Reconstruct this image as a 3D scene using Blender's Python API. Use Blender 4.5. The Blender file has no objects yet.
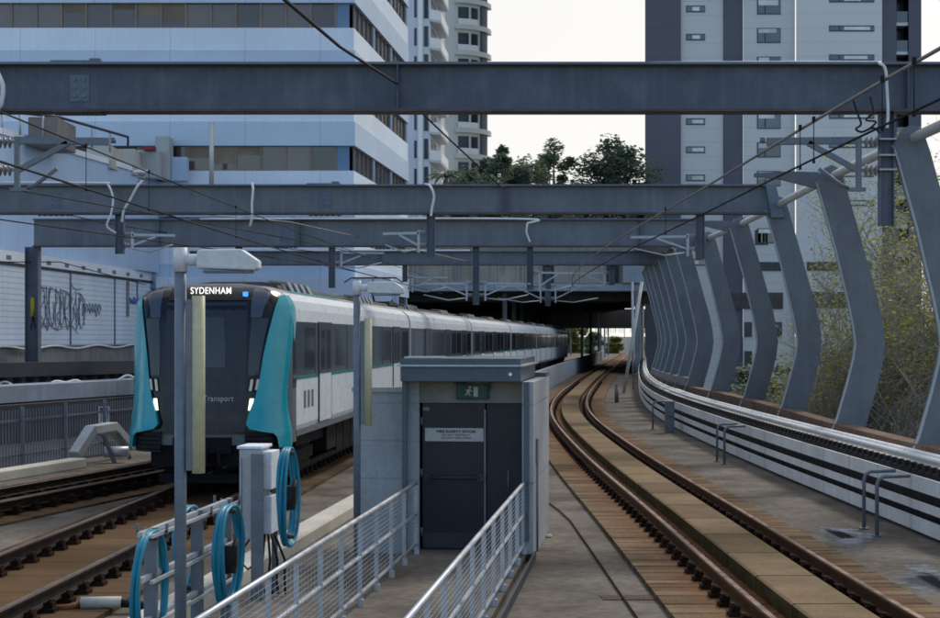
import bpy, bmesh, math, random
import numpy as np
from mathutils import Vector, Matrix
random.seed(7)
R = math.radians
C = bpy.context.scene.collection
sc = bpy.context.scene
F = 1600.0            # focal length in photo pixels (940 wide); the eye is 3.15 m above the viaduct deck
EYE = 3.15
def at(x, y, d):      # photo pixel + distance -> metres
    return Vector(((x-470)*d/F, d, EYE-(y-338)*d/F))

# ------------------------------------------------------------------ materials
def N(nt, t, **kw):
    n = nt.nodes.new(t)
    for k, v in kw.items(): setattr(n, k, v)
    return n
def mat(name, col, rough=.6, metal=0., var=.18, vs=1.2, fine=.12, fs=18., streak=0., scol=None, bump=0., spec=.22,
        rust=0., rcol=(.10,.045,.02), rscale=3., rnd=0., lines=None, emit=0., transl=0., stretch=(1,1,1), uvl=None, edge=None, uvt=None, side=None):
    m = bpy.data.materials.new(name); m.use_nodes = True
    nt = m.node_tree; L = nt.links.new
    b = nt.nodes['Principled BSDF']
    b.inputs['Roughness'].default_value = rough; b.inputs['Metallic'].default_value = metal
    b.inputs['Specular IOR Level'].default_value = spec
    geo = N(nt,'ShaderNodeNewGeometry'); pos = geo.outputs['Position']
    def noise(scale, st=(1,1,1), det=4., src=None):
        mp = N(nt,'ShaderNodeMapping'); mp.inputs['Scale'].default_value = st; L(src or pos, mp.inputs['Vector'])
        n = N(nt,'ShaderNodeTexNoise'); n.inputs['Scale'].default_value = scale; n.inputs['Detail'].default_value = det
        L(mp.outputs[0], n.inputs['Vector']); return n.outputs['Fac']
    def rng(v, a, bb, c, d):
        r = N(nt,'ShaderNodeMapRange'); L(v, r.inputs[0])
        for i, q in enumerate((a,bb,c,d)): r.inputs[i+1].default_value = q
        return r.outputs[0]
    def mul(a, k):
        x = N(nt,'ShaderNodeMath', operation='MULTIPLY'); L(a, x.inputs[0])
        if isinstance(k, float): x.inputs[1].default_value = k
        else: L(k, x.inputs[1])
        return x.outputs[0]
    val = rng(noise(vs, stretch), .25, .75, 1-var, 1+var)
    if fine: val = mul(val, rng(noise(fs, stretch), .25, .75, 1-fine, 1+fine))
    if rnd:
        oi = N(nt,'ShaderNodeObjectInfo'); val = mul(val, rng(oi.outputs['Random'], 0, 1, 1-rnd, 1+rnd))
    if lines:           # (axis, period, width, darkness): thin joints in the material
        for (ax, per, w, dk) in lines:
            s = N(nt,'ShaderNodeSeparateXYZ'); L(pos, s.inputs[0])
            fr = N(nt,'ShaderNodeMath', operation='PINGPONG'); L(s.outputs[ax], fr.inputs[0]); fr.inputs[1].default_value = per/2
            val = mul(val, rng(fr.outputs[0], w*.5, w, dk, 1.))
    if uvl:             # joints along a swept path
        uvn = N(nt,'ShaderNodeUVMap')
        for (per, w, dk) in uvl:
            s = N(nt,'ShaderNodeSeparateXYZ'); L(uvn.outputs[0], s.inputs[0])
            fr = N(nt,'ShaderNodeMath', operation='PINGPONG'); L(s.outputs[0], fr.inputs[0]); fr.inputs[1].default_value = per/2
            val = mul(val, rng(fr.outputs[0], w*.5, w, dk, 1.))
    if uvt:             # each slat its own tone
        uvn = N(nt,'ShaderNodeUVMap'); s = N(nt,'ShaderNodeSeparateXYZ'); L(uvn.outputs[0], s.inputs[0])
        dv = N(nt,'ShaderNodeMath', operation='DIVIDE'); L(s.outputs[0], dv.inputs[0]); dv.inputs[1].default_value = uvt[0]
        fl = N(nt,'ShaderNodeMath', operation='FLOOR'); L(dv.outputs[0], fl.inputs[0])
        wn = N(nt,'ShaderNodeTexWhiteNoise', noise_dimensions='1D'); L(fl.outputs[0], wn.inputs['W'])
        val = mul(val, rng(wn.outputs['Value'], 0, 1, 1-uvt[1], 1+uvt[1]))
    vm = N(nt,'ShaderNodeVectorMath', operation='SCALE'); vm.inputs[0].default_value = col; L(val, vm.inputs['Scale'])
    out = vm.outputs[0]
    def mixin(fac, c):
        nonlocal out
        mx = N(nt,'ShaderNodeMix', data_type='RGBA'); L(fac, mx.inputs['Factor']); L(out, mx.inputs[6]); mx.inputs[7].default_value = (*c,1); out = mx.outputs[2]
    if streak:
        mixin(rng(noise(1.5, (4,4,.25), 5.), .48, .72, 0, streak), scol or tuple(c*.45 for c in col))
    if rust:
        mixin(mul(rng(noise(rscale, stretch, 6.), .5, .72, 0, 1.), rust), rcol)
    if edge:            # band of stain across a swept strip: by uv.y
        uvn = N(nt,'ShaderNodeUVMap'); s = N(nt,'ShaderNodeSeparateXYZ'); L(uvn.outputs[0], s.inputs[0])
        ab = N(nt,'ShaderNodeMath', operation='ABSOLUTE'); L(s.outputs[1], ab.inputs[0])
        f = rng(ab.outputs[0], edge[0], edge[1], edge[2], edge[3]); mixin(mul(f, rng(noise(1.3,(1,.5,1)),.3,.7,.55,1.)), edge[4])
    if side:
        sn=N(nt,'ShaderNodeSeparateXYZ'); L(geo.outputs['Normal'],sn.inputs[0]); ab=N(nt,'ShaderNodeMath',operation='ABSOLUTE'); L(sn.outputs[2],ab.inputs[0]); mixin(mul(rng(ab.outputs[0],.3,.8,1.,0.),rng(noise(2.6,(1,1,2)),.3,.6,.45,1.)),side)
    L(out, b.inputs['Base Color'])
    if bump:
        bn = N(nt,'ShaderNodeBump'); bn.inputs['Strength'].default_value = bump; bn.inputs['Distance'].default_value = .02
        L(noise(30., stretch, 5.), bn.inputs['Height']); L(bn.outputs[0], b.inputs['Normal'])
    if rough > .15:
        L(rng(noise(4.), .3, .7, max(.05,rough-.1), min(1,rough+.1)), b.inputs['Roughness'])
    if transl:
        tr_=N(nt,'ShaderNodeBsdfTranslucent'); L(out,tr_.inputs[0]); ms=N(nt,'ShaderNodeMixShader'); ms.inputs[0].default_value=transl
        om=[n for n in nt.nodes if n.type=='OUTPUT_MATERIAL'][0]; L(b.outputs[0],ms.inputs[1]); L(tr_.outputs[0],ms.inputs[2]); L(ms.outputs[0],om.inputs[0])
    if emit:
        b.inputs['Emission Color'].default_value = (*col,1); b.inputs['Emission Strength'].default_value = emit
    return m
M = {}
M['deck'] = mat('deck_concrete', (.125,.112,.096), .85, var=.5, vs=.55, fine=.28, fs=7, bump=.3, rust=.75, rcol=(.055,.045,.035), rscale=.9, spec=.06)
M['bed'] = mat('rust_stained_track_slab', (.140,.098,.060), .85, uvt=(.31,.32), var=.28, vs=1.5, bump=.3, uvl=[(.62,.04,.25),(1.55,.06,.3)], edge=(.72,1.5,.85,.0,(.13,.045,.013)), fine=.3, spec=.06)
M['bed_d'] = mat('stained_track_slab_dark', (.085,.056,.034), .85, uvt=(.65,.25), var=.25, vs=1.2, bump=.3, uvl=[(1.3,.05,.35)], fine=.2, edge=(.72,1.5,.5,.0,(.14,.08,.035)), spec=.06)
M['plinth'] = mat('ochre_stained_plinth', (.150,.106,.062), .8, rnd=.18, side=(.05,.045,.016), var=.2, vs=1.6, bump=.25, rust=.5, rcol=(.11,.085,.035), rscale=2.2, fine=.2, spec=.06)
M['rail'] = mat('rusty_rail_steel', (.088,.043,.022), .5, .2, var=.2, bump=.1, rust=.5, rcol=(.035,.018,.014), rscale=7, spec=.06)
M['rail_d'] = mat('dark_rail_steel', (.020,.014,.013), .5, .3, var=.2, bump=.1)
M['railtop'] = mat('worn_rail_head', (.22,.15,.11), .34, .75, var=.2)
M['clip'] = mat('rail_clip_iron', (.026,.014,.010), .7, .1, rnd=.3, spec=.06)
M['asphalt'] = mat('street_ground', (.06,.065,.07), .9, var=.3, vs=.1, spec=.06)
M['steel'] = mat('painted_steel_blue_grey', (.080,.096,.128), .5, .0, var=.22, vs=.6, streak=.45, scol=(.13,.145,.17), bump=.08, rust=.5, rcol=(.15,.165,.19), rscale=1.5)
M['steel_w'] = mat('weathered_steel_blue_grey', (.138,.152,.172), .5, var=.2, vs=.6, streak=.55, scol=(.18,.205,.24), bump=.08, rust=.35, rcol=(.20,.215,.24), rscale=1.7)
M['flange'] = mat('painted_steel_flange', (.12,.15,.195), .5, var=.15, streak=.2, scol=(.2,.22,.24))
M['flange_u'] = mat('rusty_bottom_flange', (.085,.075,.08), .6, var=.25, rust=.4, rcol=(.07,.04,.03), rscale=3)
M['frame'] = mat('frame_paint', (.135,.150,.170), .5, var=.16, vs=1.5, streak=.3, scol=(.17,.195,.225), bump=.05, rust=.3, rcol=(.075,.088,.105), rscale=1.1)
M['frame_edge'] = mat('frame_edge_worn', (.33,.36,.39), .5, var=.1)  # pale tone paints in the sky highlight along the frames' left edges
M['tube'] = mat('galvanised_tube', (.50,.50,.48), .45, .25, var=.15)
M['galv'] = mat('galvanised_steel', (.36,.39,.43), .45, .4, var=.15, vs=4, fine=.12)
M['galv_d'] = mat('weathered_galvanised', (.14,.16,.185), .5, .3, var=.2, vs=4)
M['white_trough'] = mat('white_cable_trough', (.62,.62,.60), .65, var=.14, vs=.8, streak=.18, scol=(.30,.29,.26), uvl=[(2.0,.035,.6)], bump=.1, spec=.06)
M['pipe'] = mat('white_pipe', (.68,.68,.67), .45, var=.12, streak=.2, uvl=[(3.1,.03,.6)])
M['black'] = mat('black_bracket', (.012,.013,.016), .6)
M['brown_kerb'] = mat('brown_stained_kerb', (.15,.105,.08), .85, var=.25, streak=.4, spec=.06)
M['hut'] = mat('hut_panel_grey', (.30,.315,.33), .6, var=.14, streak=.45, scol=(.22,.24,.26), lines=[(2,1.1,.012,.6)])
M['hut_wing'] = mat('hut_concrete_panel', (.30,.32,.34), .7, var=.12, streak=.3, lines=[(2,.55,.01,.7)])
M['hut_beige'] = mat('hut_soffit_panel', (.17,.16,.15), .6)
M['hut_roof'] = mat('hut_roof_steel', (.075,.10,.122), .5, var=.1, streak=.2)
M['door'] = mat('navy_door_paint', (.020,.022,.030), .42, var=.1)
M['sign_w'] = mat('sign_plate', (.36,.36,.35), .5, var=.06)
M['ink'] = mat('sign_ink', (.03,.03,.035), .6)
M['green'] = mat('exit_sign_green', (.008,.062,.04), .4, var=.08)
M['white'] = mat('white_paint', (.75,.75,.74), .5, var=.05)
M['whitekerb'] = mat('pale_kerb_concrete', (.47,.45,.40), .8, var=.15, bump=.2, streak=.1, spec=.06)
M['teal'] = mat('teal_train_paint', (.0,.27,.34), .22, var=.04, fine=0, spec=.5)
M['teal_d'] = mat('dark_teal_stripe', (.01,.15,.16), .3, var=.04, fine=0)
M['mask'] = mat('train_front_mask', (.007,.010,.017), .14, var=.05, fine=0, spec=.22)
M['trainwhite'] = mat('train_white_paint', (.52,.57,.62), .35, var=.06)
M['traingrey'] = mat('train_grey_paint', (.10,.115,.135), .35, var=.06)
M['trainroof'] = mat('train_roof_grey', (.20,.215,.23), .55, var=.15)
M['roofbrown'] = mat('train_roof_equipment', (.085,.072,.066), .7, var=.2)
M['glass'] = mat('dark_glass', (.012,.016,.022), .06, var=.02, fine=0, spec=.7)
M['sideglass'] = mat('train_side_glass', (.035,.044,.054), .12, var=.05, fine=0, spec=.6)
M['doorgrey'] = mat('train_door_grey', (.055,.065,.078), .35, var=.05)
M['underframe'] = mat('train_underframe', (.010,.0105,.012), .7, var=.25, spec=.06)
M['head'] = mat('headlight_lit', (1.,.93,.78), .3, var=0, fine=0, emit=1.2)
M['lampoff'] = mat('marker_lamp_glass', (.55,.50,.42), .2)
M['shoulder'] = mat('front_shoulder_paint', (.05,.068,.105), .25, var=.05, fine=0)
M['cabglass'] = mat('cab_glass', (.006,.008,.012), .05, var=.02, fine=0, spec=.5)
M['maskdoor'] = mat('front_door_dark', (.022,.028,.040), .3, var=.05, fine=0, spec=.2)
M['dest'] = mat('destination_lit', (1.,.95,.85), .3, var=0, fine=0, emit=.75)
M['bluelamp'] = mat('blue_lamp_lit', (.05,.25,1.), .3, var=0, fine=0, emit=1.)
M['hose'] = mat('blue_hose', (.014,.175,.265), .4, var=.12, vs=6)
M['pole'] = mat('lamp_pole_grey', (.13,.16,.20), .5, .2, var=.1, vs=3)
M['lamp_head'] = mat('lamp_head_paint', (.55,.56,.57), .45, var=.06)
M['yellow_diff'] = mat('yellowed_diffuser', (.42,.40,.26), .4, var=.1, streak=.2)
M['cabinet'] = mat('cabinet_grey', (.36,.38,.39), .5, var=.06, streak=.15)
M['cabinet_w'] = mat('cabinet_white', (.66,.70,.76), .5, var=.06)
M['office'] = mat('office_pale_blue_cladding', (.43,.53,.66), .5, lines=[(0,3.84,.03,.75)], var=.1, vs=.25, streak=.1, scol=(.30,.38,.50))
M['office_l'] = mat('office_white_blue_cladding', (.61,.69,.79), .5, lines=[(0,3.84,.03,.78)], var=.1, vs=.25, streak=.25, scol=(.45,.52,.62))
M['office_b'] = mat('office_blue_pier', (.13,.22,.34), .5, var=.08)
M['brownglass'] = mat('office_window_glass', (.075,.055,.047), .08, var=.1, fine=0, rnd=.65, spec=.6)
M['officeblind'] = mat('office_blind', (.17,.135,.10), .6, rnd=.4)
M['winframe'] = mat('office_window_frame', (.20,.16,.135), .5)
M['tile'] = mat('white_tile_wall', (.57,.67,.80), .6, var=.08, vs=.4, streak=.25, scol=(.30,.34,.42), lines=[(2,.22,.03,.72)])
M['annex'] = mat('pale_blue_render', (.36,.48,.66), .65, var=.08, vs=.4, streak=.12)
M['annex_w'] = mat('white_coping', (.62,.68,.76), .6, var=.06)
M['graf'] = mat('graffiti_paint', (.10,.12,.18), .6)
M['graf_b'] = mat('graffiti_blue', (.10,.2,.5), .6)
M['concrete'] = mat('grey_parapet_concrete', (.20,.215,.235), .8, var=.2, streak=.7, scol=(.09,.10,.115), spec=.06)
M['girder'] = mat('pale_girder', (.24,.285,.35), .6, var=.15, streak=.3)
M['darksteel'] = mat('dark_steel', (.035,.04,.05), .6)
M['fence'] = mat('palisade_steel', (.13,.155,.19), .5, .3, var=.15)
M['tower_l'] = mat('tower_light_panel', (.56,.56,.55), .6, var=.05, vs=.15, lines=[(2,1.5,.06,.86)])
M['tower_l2'] = mat('tower_pale_panel', (.60,.605,.60), .6, var=.05, vs=.15, lines=[(2,1.5,.06,.88)])
M['tower_d'] = mat('tower_slate_panel', (.105,.110,.134), .6, var=.08, vs=.15, lines=[(2,3.0,.06,.85)])
M['towerglass'] = mat('tower_window_glass', (.05,.06,.075), .05, var=.3, vs=.8, fine=0, rnd=.5, spec=.8)
M['blind'] = mat('window_blind', (.62,.62,.60), .6, rnd=.15)
M['towerframe'] = mat('tower_window_frame', (.06,.075,.095), .5)
M['apt'] = mat('apartment_white_render', (.60,.63,.68), .6, var=.05, vs=.3)
M['apt_rail'] = mat('balcony_white', (.80,.80,.80), .5, var=.04)
M['cream'] = mat('cream_tower_render', (.60,.63,.60), .6, var=.06, vs=.2)
M['dkglass'] = mat('recess_dark', (.04,.048,.06), .2, rnd=.4)
M['over'] = mat('stained_beige_panel', (.31,.30,.265), .8, var=.2, vs=.5, streak=.5, scol=(.11,.11,.10), lines=[(0,2.4,.05,.6)])
M['overband'] = mat('bridge_edge_band', (.25,.30,.35), .7, var=.1, streak=.2)
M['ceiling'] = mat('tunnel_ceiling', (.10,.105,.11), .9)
M['wallgrey'] = mat('track_wall_grey', (.24,.27,.31), .75, var=.12, streak=.4, uvl=[(3.,.03,.6)], spec=.06)
M['bark'] = mat('branch_bark', (.19,.165,.14), .9, var=.3)
M['bark_p'] = mat('pale_twig', (.27,.25,.22), .9, var=.3)
M['leaf_d'] = mat('dark_leaf', (.14,.19,.14), .6, var=.5, vs=.5, fine=.3, fs=3, transl=.5)
M['leaf_m'] = mat('mid_leaf', (.17,.23,.14), .6, var=.5, vs=.5, fine=.3, fs=3, transl=.5)
M['leaf_y'] = mat('yellow_green_leaf', (.27,.285,.085), .6, var=.35, vs=1.5, fine=.3, fs=6, transl=.5)
M['leaf_b'] = mat('dry_brown_leaf', (.13,.125,.065), .7, var=.4, vs=1.5, transl=.5)
M['wire'] = mat('copper_wire', (.02,.02,.022), .8, 0, spec=.1)
M['wire_g'] = mat('aluminium_cable', (.19,.185,.18), .6, 0)
M['cable_w'] = mat('white_cable', (.62,.64,.66), .5)
M['insul'] = mat('insulator', (.24,.23,.23), .3)
M['red'] = mat('sign_red', (.18,.03,.04), .5)
M['yellow'] = mat('yellow_mark', (.5,.38,.03), .5)
M['far_wall'] = mat('sunlit_pale_wall', (.80,.70,.60), .8, var=.15, vs=.4)
M['roofbox'] = mat('roof_plant_box', (.42,.41,.38), .7, var=.1)
M['rust'] = mat('rusty_iron', (.17,.08,.04), .8, var=.3, spec=.06)
def puddle_mat(name,col,rough,amax):
    m=mat(name,col,rough,var=.15,spec=.8); nt=m.node_tree; L=nt.links.new
    b=nt.nodes['Principled BSDF']; om=[n for n in nt.nodes if n.type=='OUTPUT_MATERIAL'][0]
    uv=N(nt,'ShaderNodeUVMap'); sx=N(nt,'ShaderNodeSeparateXYZ'); L(uv.outputs[0],sx.inputs[0])
    g=N(nt,'ShaderNodeNewGeometry'); nz=N(nt,'ShaderNodeTexNoise'); nz.inputs['Scale'].default_value=4.5; nz.inputs['Detail'].default_value=6; L(g.outputs['Position'],nz.inputs['Vector'])
    ad=N(nt,'ShaderNodeMath',operation='MULTIPLY_ADD'); L(nz.outputs['Fac'],ad.inputs[0]); ad.inputs[1].default_value=1.1; L(sx.outputs[0],ad.inputs[2])
    r=N(nt,'ShaderNodeMapRange',interpolation_type='SMOOTHSTEP'); L(ad.outputs[0],r.inputs[0]); r.inputs[1].default_value=.85; r.inputs[2].default_value=1.35; r.inputs[3].default_value=amax; r.inputs[4].default_value=0
    t=N(nt,'ShaderNodeBsdfTransparent'); ms=N(nt,'ShaderNodeMixShader'); L(r.outputs[0],ms.inputs[0]); L(t.outputs[0],ms.inputs[1]); L(b.outputs[0],ms.inputs[2]); L(ms.outputs[0],om.inputs[0]); return m
M['puddle'] = puddle_mat('wet_puddle',(.03,.03,.032),.03,.95)
M['puddle_rim'] = puddle_mat('damp_concrete',(.19,.215,.275),.25,.85)  # damp rim with the sky's pale blue reflection put into its colour
M['wallblue'] = mat('noise_wall_paint', (.34,.40,.46), .5, var=.08)
M['road'] = mat('dark_service_road', (.05,.055,.065), .9, var=.25, vs=.6, spec=.06)

# ------------------------------------------------------------------ mesh helpers
class MB:
    def __init__(s): s.v=[]; s.f=[]; s.sm=[]; s.uv={}
    def add(s, vs, fs, smooth=False, uvs=None):
        o=len(s.v); s.v += [tuple(v) for v in vs]
        for i, f in enumerate(fs):
            s.f.append(tuple(o+k for k in f)); s.sm.append(smooth)
            if uvs: s.uv[len(s.f)-1] = [uvs[k] for k in f]
        return s
    def box(s, c, size, rz=0, rx=0, ry=0):
        hx,hy,hz=[q/2 for q in size]
        m = Matrix.Rotation(rz,3,'Z') @ Matrix.Rotation(ry,3,'Y') @ Matrix.Rotation(rx,3,'X')
        vs=[Vector(c)+m@Vector((x,y,z)) for x in(-hx,hx) for y in(-hy,hy) for z in(-hz,hz)]
        return s.add(vs,[(0,1,3,2),(4,6,7,5),(0,4,5,1),(2,3,7,6),(0,2,6,4),(1,5,7,3)])
    def bx(s, x0,x1,y0,y1,z0,z1): return s.box(((x0+x1)/2,(y0+y1)/2,(z0+z1)/2),(abs(x1-x0),abs(y1-y0),abs(z1-z0)))
    def tube(s, pts, r, n=8, closed=False, caps=True):
        pts=[Vector(p) for p in pts]; k=len(pts); rings=[]; prev=None
        for i,p in enumerate(pts):
            if closed: t=pts[(i+1)%k]-pts[i-1]
            else: t=(pts[min(i+1,k-1)]-pts[max(i-1,0)])
            t=t.normalized() if t.length>1e-9 else Vector((0,0,1))
            if prev is None:
                u=t.cross(Vector((0,0,1)))
                if u.length<.01: u=Vector((1,0,0))
            else:
                u=prev-t*prev.dot(t)
                if u.length<1e-6: u=t.cross(Vector((0,0,1)))
            u.normalize(); prev=u; w=t.cross(u)
            rr = r[i] if isinstance(r,(list,tuple)) else r
            rings.append([p+u*math.cos(2*math.pi*j/n)*rr+w*math.sin(2*math.pi*j/n)*rr for j in range(n)])
        vs=[v for rg in rings for v in rg]; fs=[]
        for i in range(k if closed else k-1):
            a=i*n; b=((i+1)%k)*n
            for j in range(n): fs.append((a+j,a+(j+1)%n,b+(j+1)%n,b+j))
        o=len(s.v); s.add(vs,fs,True)
        if caps and not closed:
            s.f.append(tuple(o+j for j in range(n))[::-1]); s.sm.append(False)
            s.f.append(tuple(o+(k-1)*n+j for j in range(n))); s.sm.append(False)
        return s
    def bar(s, a, b, w, h=None):      # rectangular bar between two points, h measured upward
        a=Vector(a); b=Vector(b); t=(b-a).normalized(); h=h or w
        up=Vector((0,0,1)) if abs(t.z)<.95 else Vector((0,1,0))
        u=t.cross(up).normalized(); n=u.cross(t)
        vs=[p+u*i*w/2+n*j*h/2 for p in(a,b) for i in(-1,1) for j in(-1,1)]
        return s.add(vs,[(0,1,3,2),(4,6,7,5),(0,4,5,1),(2,3,7,6),(0,2,6,4),(1,5,7,3)])
    def prism(s, poly, y0, y1):       # polygon in x,z run from y0 to y1
        n=len(poly); vs=[(x,y0,z) for x,z in poly]+[(x,y1,z) for x,z in poly]
        fs=[tuple(range(n)),tuple(range(2*n-1,n-1,-1))]+[(i,i+n,(i+1)%n+n,(i+1)%n) for i in range(n)]
        return s.add(vs,fs)
    def slab(s, poly, z0, z1):        # polygon in x,y run from z0 to z1
        n=len(poly); vs=[(x,y,z0) for x,y in poly]+[(x,y,z1) for x,y in poly]
        fs=[tuple(range(n))[::-1],tuple(range(n,2*n))]+[(i,(i+1)%n,(i+1)%n+n,i+n) for i in range(n)]
        return s.add(vs,fs)
    def sweep(s, prof, fn, ys, closed=True, smooth=False):
        vs=[]; uv=[]; n=len(prof); dist=0; prev=None
        for y in ys:
            x=fn(y); dx=(fn(y+.1)-fn(y-.1))/.2; q=math.hypot(1,dx); rx,ry=1/q,-dx/q
            if prev: dist+=math.hypot(x-prev[0],y-prev[1])
            prev=(x,y)
            for o,z in prof: vs.append((x+rx*o,y+ry*o,z)); uv.append((dist+ys[0],o))
        fs=[]; k=len(ys)
        for i in range(k-1):
            for j in range(n if closed else n-1):
                a=i*n+j; b=i*n+(j+1)%n; fs.append((a,b,b+n,a+n))
        if closed: fs.append(tuple(range(n))[::-1]); fs.append(tuple((k-1)*n+j for j in range(n)))
        return s.add(vs,fs,smooth,uv)
    def mesh(s, name, m, off=(0,0,0)):
        me=bpy.data.meshes.new(name); ox,oy,oz=off
        me.from_pydata([(x-ox,y-oy,z-oz) for x,y,z in s.v],[],s.f)
        me.polygons.foreach_set('use_smooth', s.sm)
        if s.uv:
            ul=me.uv_layers.new(name='UVMap')
            for fi,us in s.uv.items():
                for li,u in zip(me.polygons[fi].loop_indices,us): ul.data[li].uv=u
        bm=bmesh.new(); bm.from_mesh(me); bmesh.ops.recalc_face_normals(bm,faces=bm.faces); bm.to_mesh(me); bm.free()
        if m: me.materials.append(M[m] if isinstance(m,str) else m)
        return me
    def build(s, name, m, parent=None, local=False, bev=0, label=None):
        off=(0,0,0)
        if parent is not None and not local: off=worldloc(parent)
        o=bpy.data.objects.new(name, s.mesh(name,m,off)); C.objects.link(o)
        if parent is not None: o.parent=parent
        if bev:
            md=o.modifiers.new('bevel','BEVEL'); md.width=bev; md.segments=2; md.limit_method='ANGLE'
        if label: o['label']=label
        return o
def worldloc(o):
    v=Vector((0,0,0))
    while o is not None: v+=o.location; o=o.parent
    return v
def thing(name, label, cat, loc=(0,0,0), group=None, rz=0):
    o=bpy.data.objects.new(name,None); C.objects.link(o); o.location=loc; o.rotation_euler=(0,0,rz)
    o.empty_display_size=.3; o['label']=label; o['category']=cat
    if group: o['group']=group
    return o
def tag(o, label, cat, group=None):
    o['label']=label; o['category']=cat
    if group: o['group']=group
    return o
def struct(o, kind='structure'): o['kind']=kind; return o
def inst(name, me, parent, loc, rz=0):    # another object sharing a mesh, placed in the parent's space
    o=bpy.data.objects.new(name,me); C.objects.link(o); o.parent=parent
    o.location=Vector(loc)-(worldloc(parent) if parent else Vector((0,0,0))); o.rotation_euler=(0,0,rz); return o
def text_obj(name, s, size, m, parent, loc, rot=(R(90),0,0), ext=.002, align='CENTER', sx=1., bold=0):
    cu=bpy.data.curves.new(name,'FONT'); cu.body=s; cu.size=size; cu.space_character=1.1; cu.align_x=align; cu.align_y='CENTER'; cu.extrude=ext; cu.offset=bold
    tmp=bpy.data.objects.new('tmp',cu); C.objects.link(tmp)
    dg=bpy.context.evaluated_depsgraph_get(); dg.update()
    me=bpy.data.meshes.new_from_object(tmp.evaluated_get(dg)); bpy.data.objects.remove(tmp)
    me.materials.clear(); me.materials.append(M[m]); me.name=name
    o=bpy.data.objects.new(name,me); C.objects.link(o); o.parent=parent; o.location=loc; o.rotation_euler=rot; o.scale=(sx,1,1); return o
def spline(pts):
    ys=np.array([p[0] for p in pts],float); xs=np.array([p[1] for p in pts],float); n=len(ys)
    h=np.diff(ys); A=np.zeros((n,n)); b=np.zeros(n); A[0,0]=A[-1,-1]=1
    for i in range(1,n-1):
        A[i,i-1]=h[i-1]; A[i,i]=2*(h[i-1]+h[i]); A[i,i+1]=h[i]; b[i]=6*((xs[i+1]-xs[i])/h[i]-(xs[i]-xs[i-1])/h[i-1])
    m2=np.linalg.solve(A,b)
    def fn(y):
        if y<=ys[0] or y>=ys[-1]:
            i=0 if y<=ys[0] else n-2
            e=ys[0] if y<=ys[0] else ys[-1]
            s=(xs[i+1]-xs[i])/h[i]+(-(h[i]/6)*(2*m2[0]+m2[1]) if y<=ys[0] else (h[i]/6)*(2*m2[-1]+m2[-2]))
            return float((xs[0] if y<=ys[0] else xs[-1])+s*(y-e))
        i=int(np.searchsorted(ys,y)-1); i=max(0,min(n-2,i)); a=ys[i+1]-y; c=y-ys[i]
        return float((m2[i]*a**3+m2[i+1]*c**3)/(6*h[i])+(xs[i]/h[i]-m2[i]*h[i]/6)*a+(xs[i+1]/h[i]-m2[i+1]*h[i]/6)*c)
    return fn
def ys_(a,b,st): n=max(1,int(round((b-a)/st))); return [a+(b-a)*i/n for i in range(n+1)]
def slope(fn,y): return (fn(y+.1)-fn(y-.1))/.2
TR = spline([(4,4.25),(16,3.85),(26,3.74),(36,3.60),(46,3.58),(55,3.68),(63,3.95),(72,4.5),(83,5.42),(93,6.4),(110,8.15),(139,11.3),(200,18.0),(320,31.0)])
TL = spline([(4,-6.6),(16.7,-5.70),(24,-5.30),(30,-4.98),(53,-3.36),(76,-1.22),(98,1.15),(120,3.6),(142,6.1),(200,12.6),(320,26.)])
T2 = spline([(10,-12.6),(20,-10.7),(27,-9.2),(31,-8.22),(36,-7.0),(42,-5.6),(50,-4.0),(60,-3.0)])

# ------------------------------------------------------------------ setting
g=MB(); g.slab([(-900,-60),(900,-60),(900,1600),(-900,1600)],-7.5,-7.0); struct(g.build('ground','asphalt'))
g=MB(); g.sweep([(-24,-.004),(5.95,-.004),(5.95,-1.4),(-24,-1.4)],TR,ys_(4,330,3)); struct(g.build('viaduct_deck','deck'))
g=MB()
wd=lambda y: -.02+.11*(y-22.7)
g.sweep([(-.86,0.0),(.82,0.0),(.82,.1),(-.86,.1)],wd,[5,12,20,23.3]); struct(g.build('walkway_path','deck'))

# ------------------------------------------------------------------ tracks
HEAD=[(-.035,.29),(-.028,.297),(.028,.297),(.035,.29),(.035,.262),(.01,.25),(.01,.15),(.07,.14),(.07,.125),(-.07,.125),(-.07,.14),(-.01,.15),(-.01,.25),(-.035,.262)]
def rails_of(root, fn, y0, y1, m, st=1.5):
    for sgn in(-1,1):
        b=MB(); b.sweep([(o*1.25+sgn*.753,z) for o,z in HEAD],fn,ys_(y0,y1,st)); r=b.build('rail',m,root)
        t=MB(); t.sweep([(sgn*.753-.033,.299),(sgn*.753+.033,.299),(sgn*.753+.033,.302),(sgn*.753-.033,.302)],fn,ys_(y0,y1,st)); t.build('rail_head','railtop',r)
fb=MB(); fb.box((0,0,.085),(.40,.20,.05))
for sx in(-1,1):
    fb.box((sx*.125,0,.135),(.10,.13,.07)); fb.tube([(sx*.15,-.05,.12),(sx*.15,-.05,.215)],.026,6); fb.tube([(sx*.15,.05,.12),(sx*.15,.05,.2)],.022,6)
    fb.tube([(sx*.08,-.08,.16),(sx*.14,-.02,.19),(sx*.09,.07,.165)],.018,5)
FAST=fb.mesh('rail_fastener','clip')
def fasteners(root, fn, y0, y1, step=.65, limit=100):
    ps=[]
    y=y0
    while y<y1:
        for sgn in(-1,1):
            s=slope(fn,y); q=math.hypot(1,s); ps.append((fn(y)+sgn*.753/q, y-sgn*.753*s/q, -math.atan(s)))
        y+=step
    for (x,y,a) in ps[:limit]: inst('rail_fastener',FAST,root,(x,y,0),a)
    if ps[limit:]:
        b=MB()
        for (x,y,a) in ps[limit:]:
            b.box((x,y,.1),(.40,.18,.07),a)
            for sx in(-1,1): b.box((x+sx*.13*math.cos(a),y+sx*.13*math.sin(a),.16),(.09,.13,.08),a)
        b.build('rail_fasteners','clip',root)['kind']='stuff'
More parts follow.
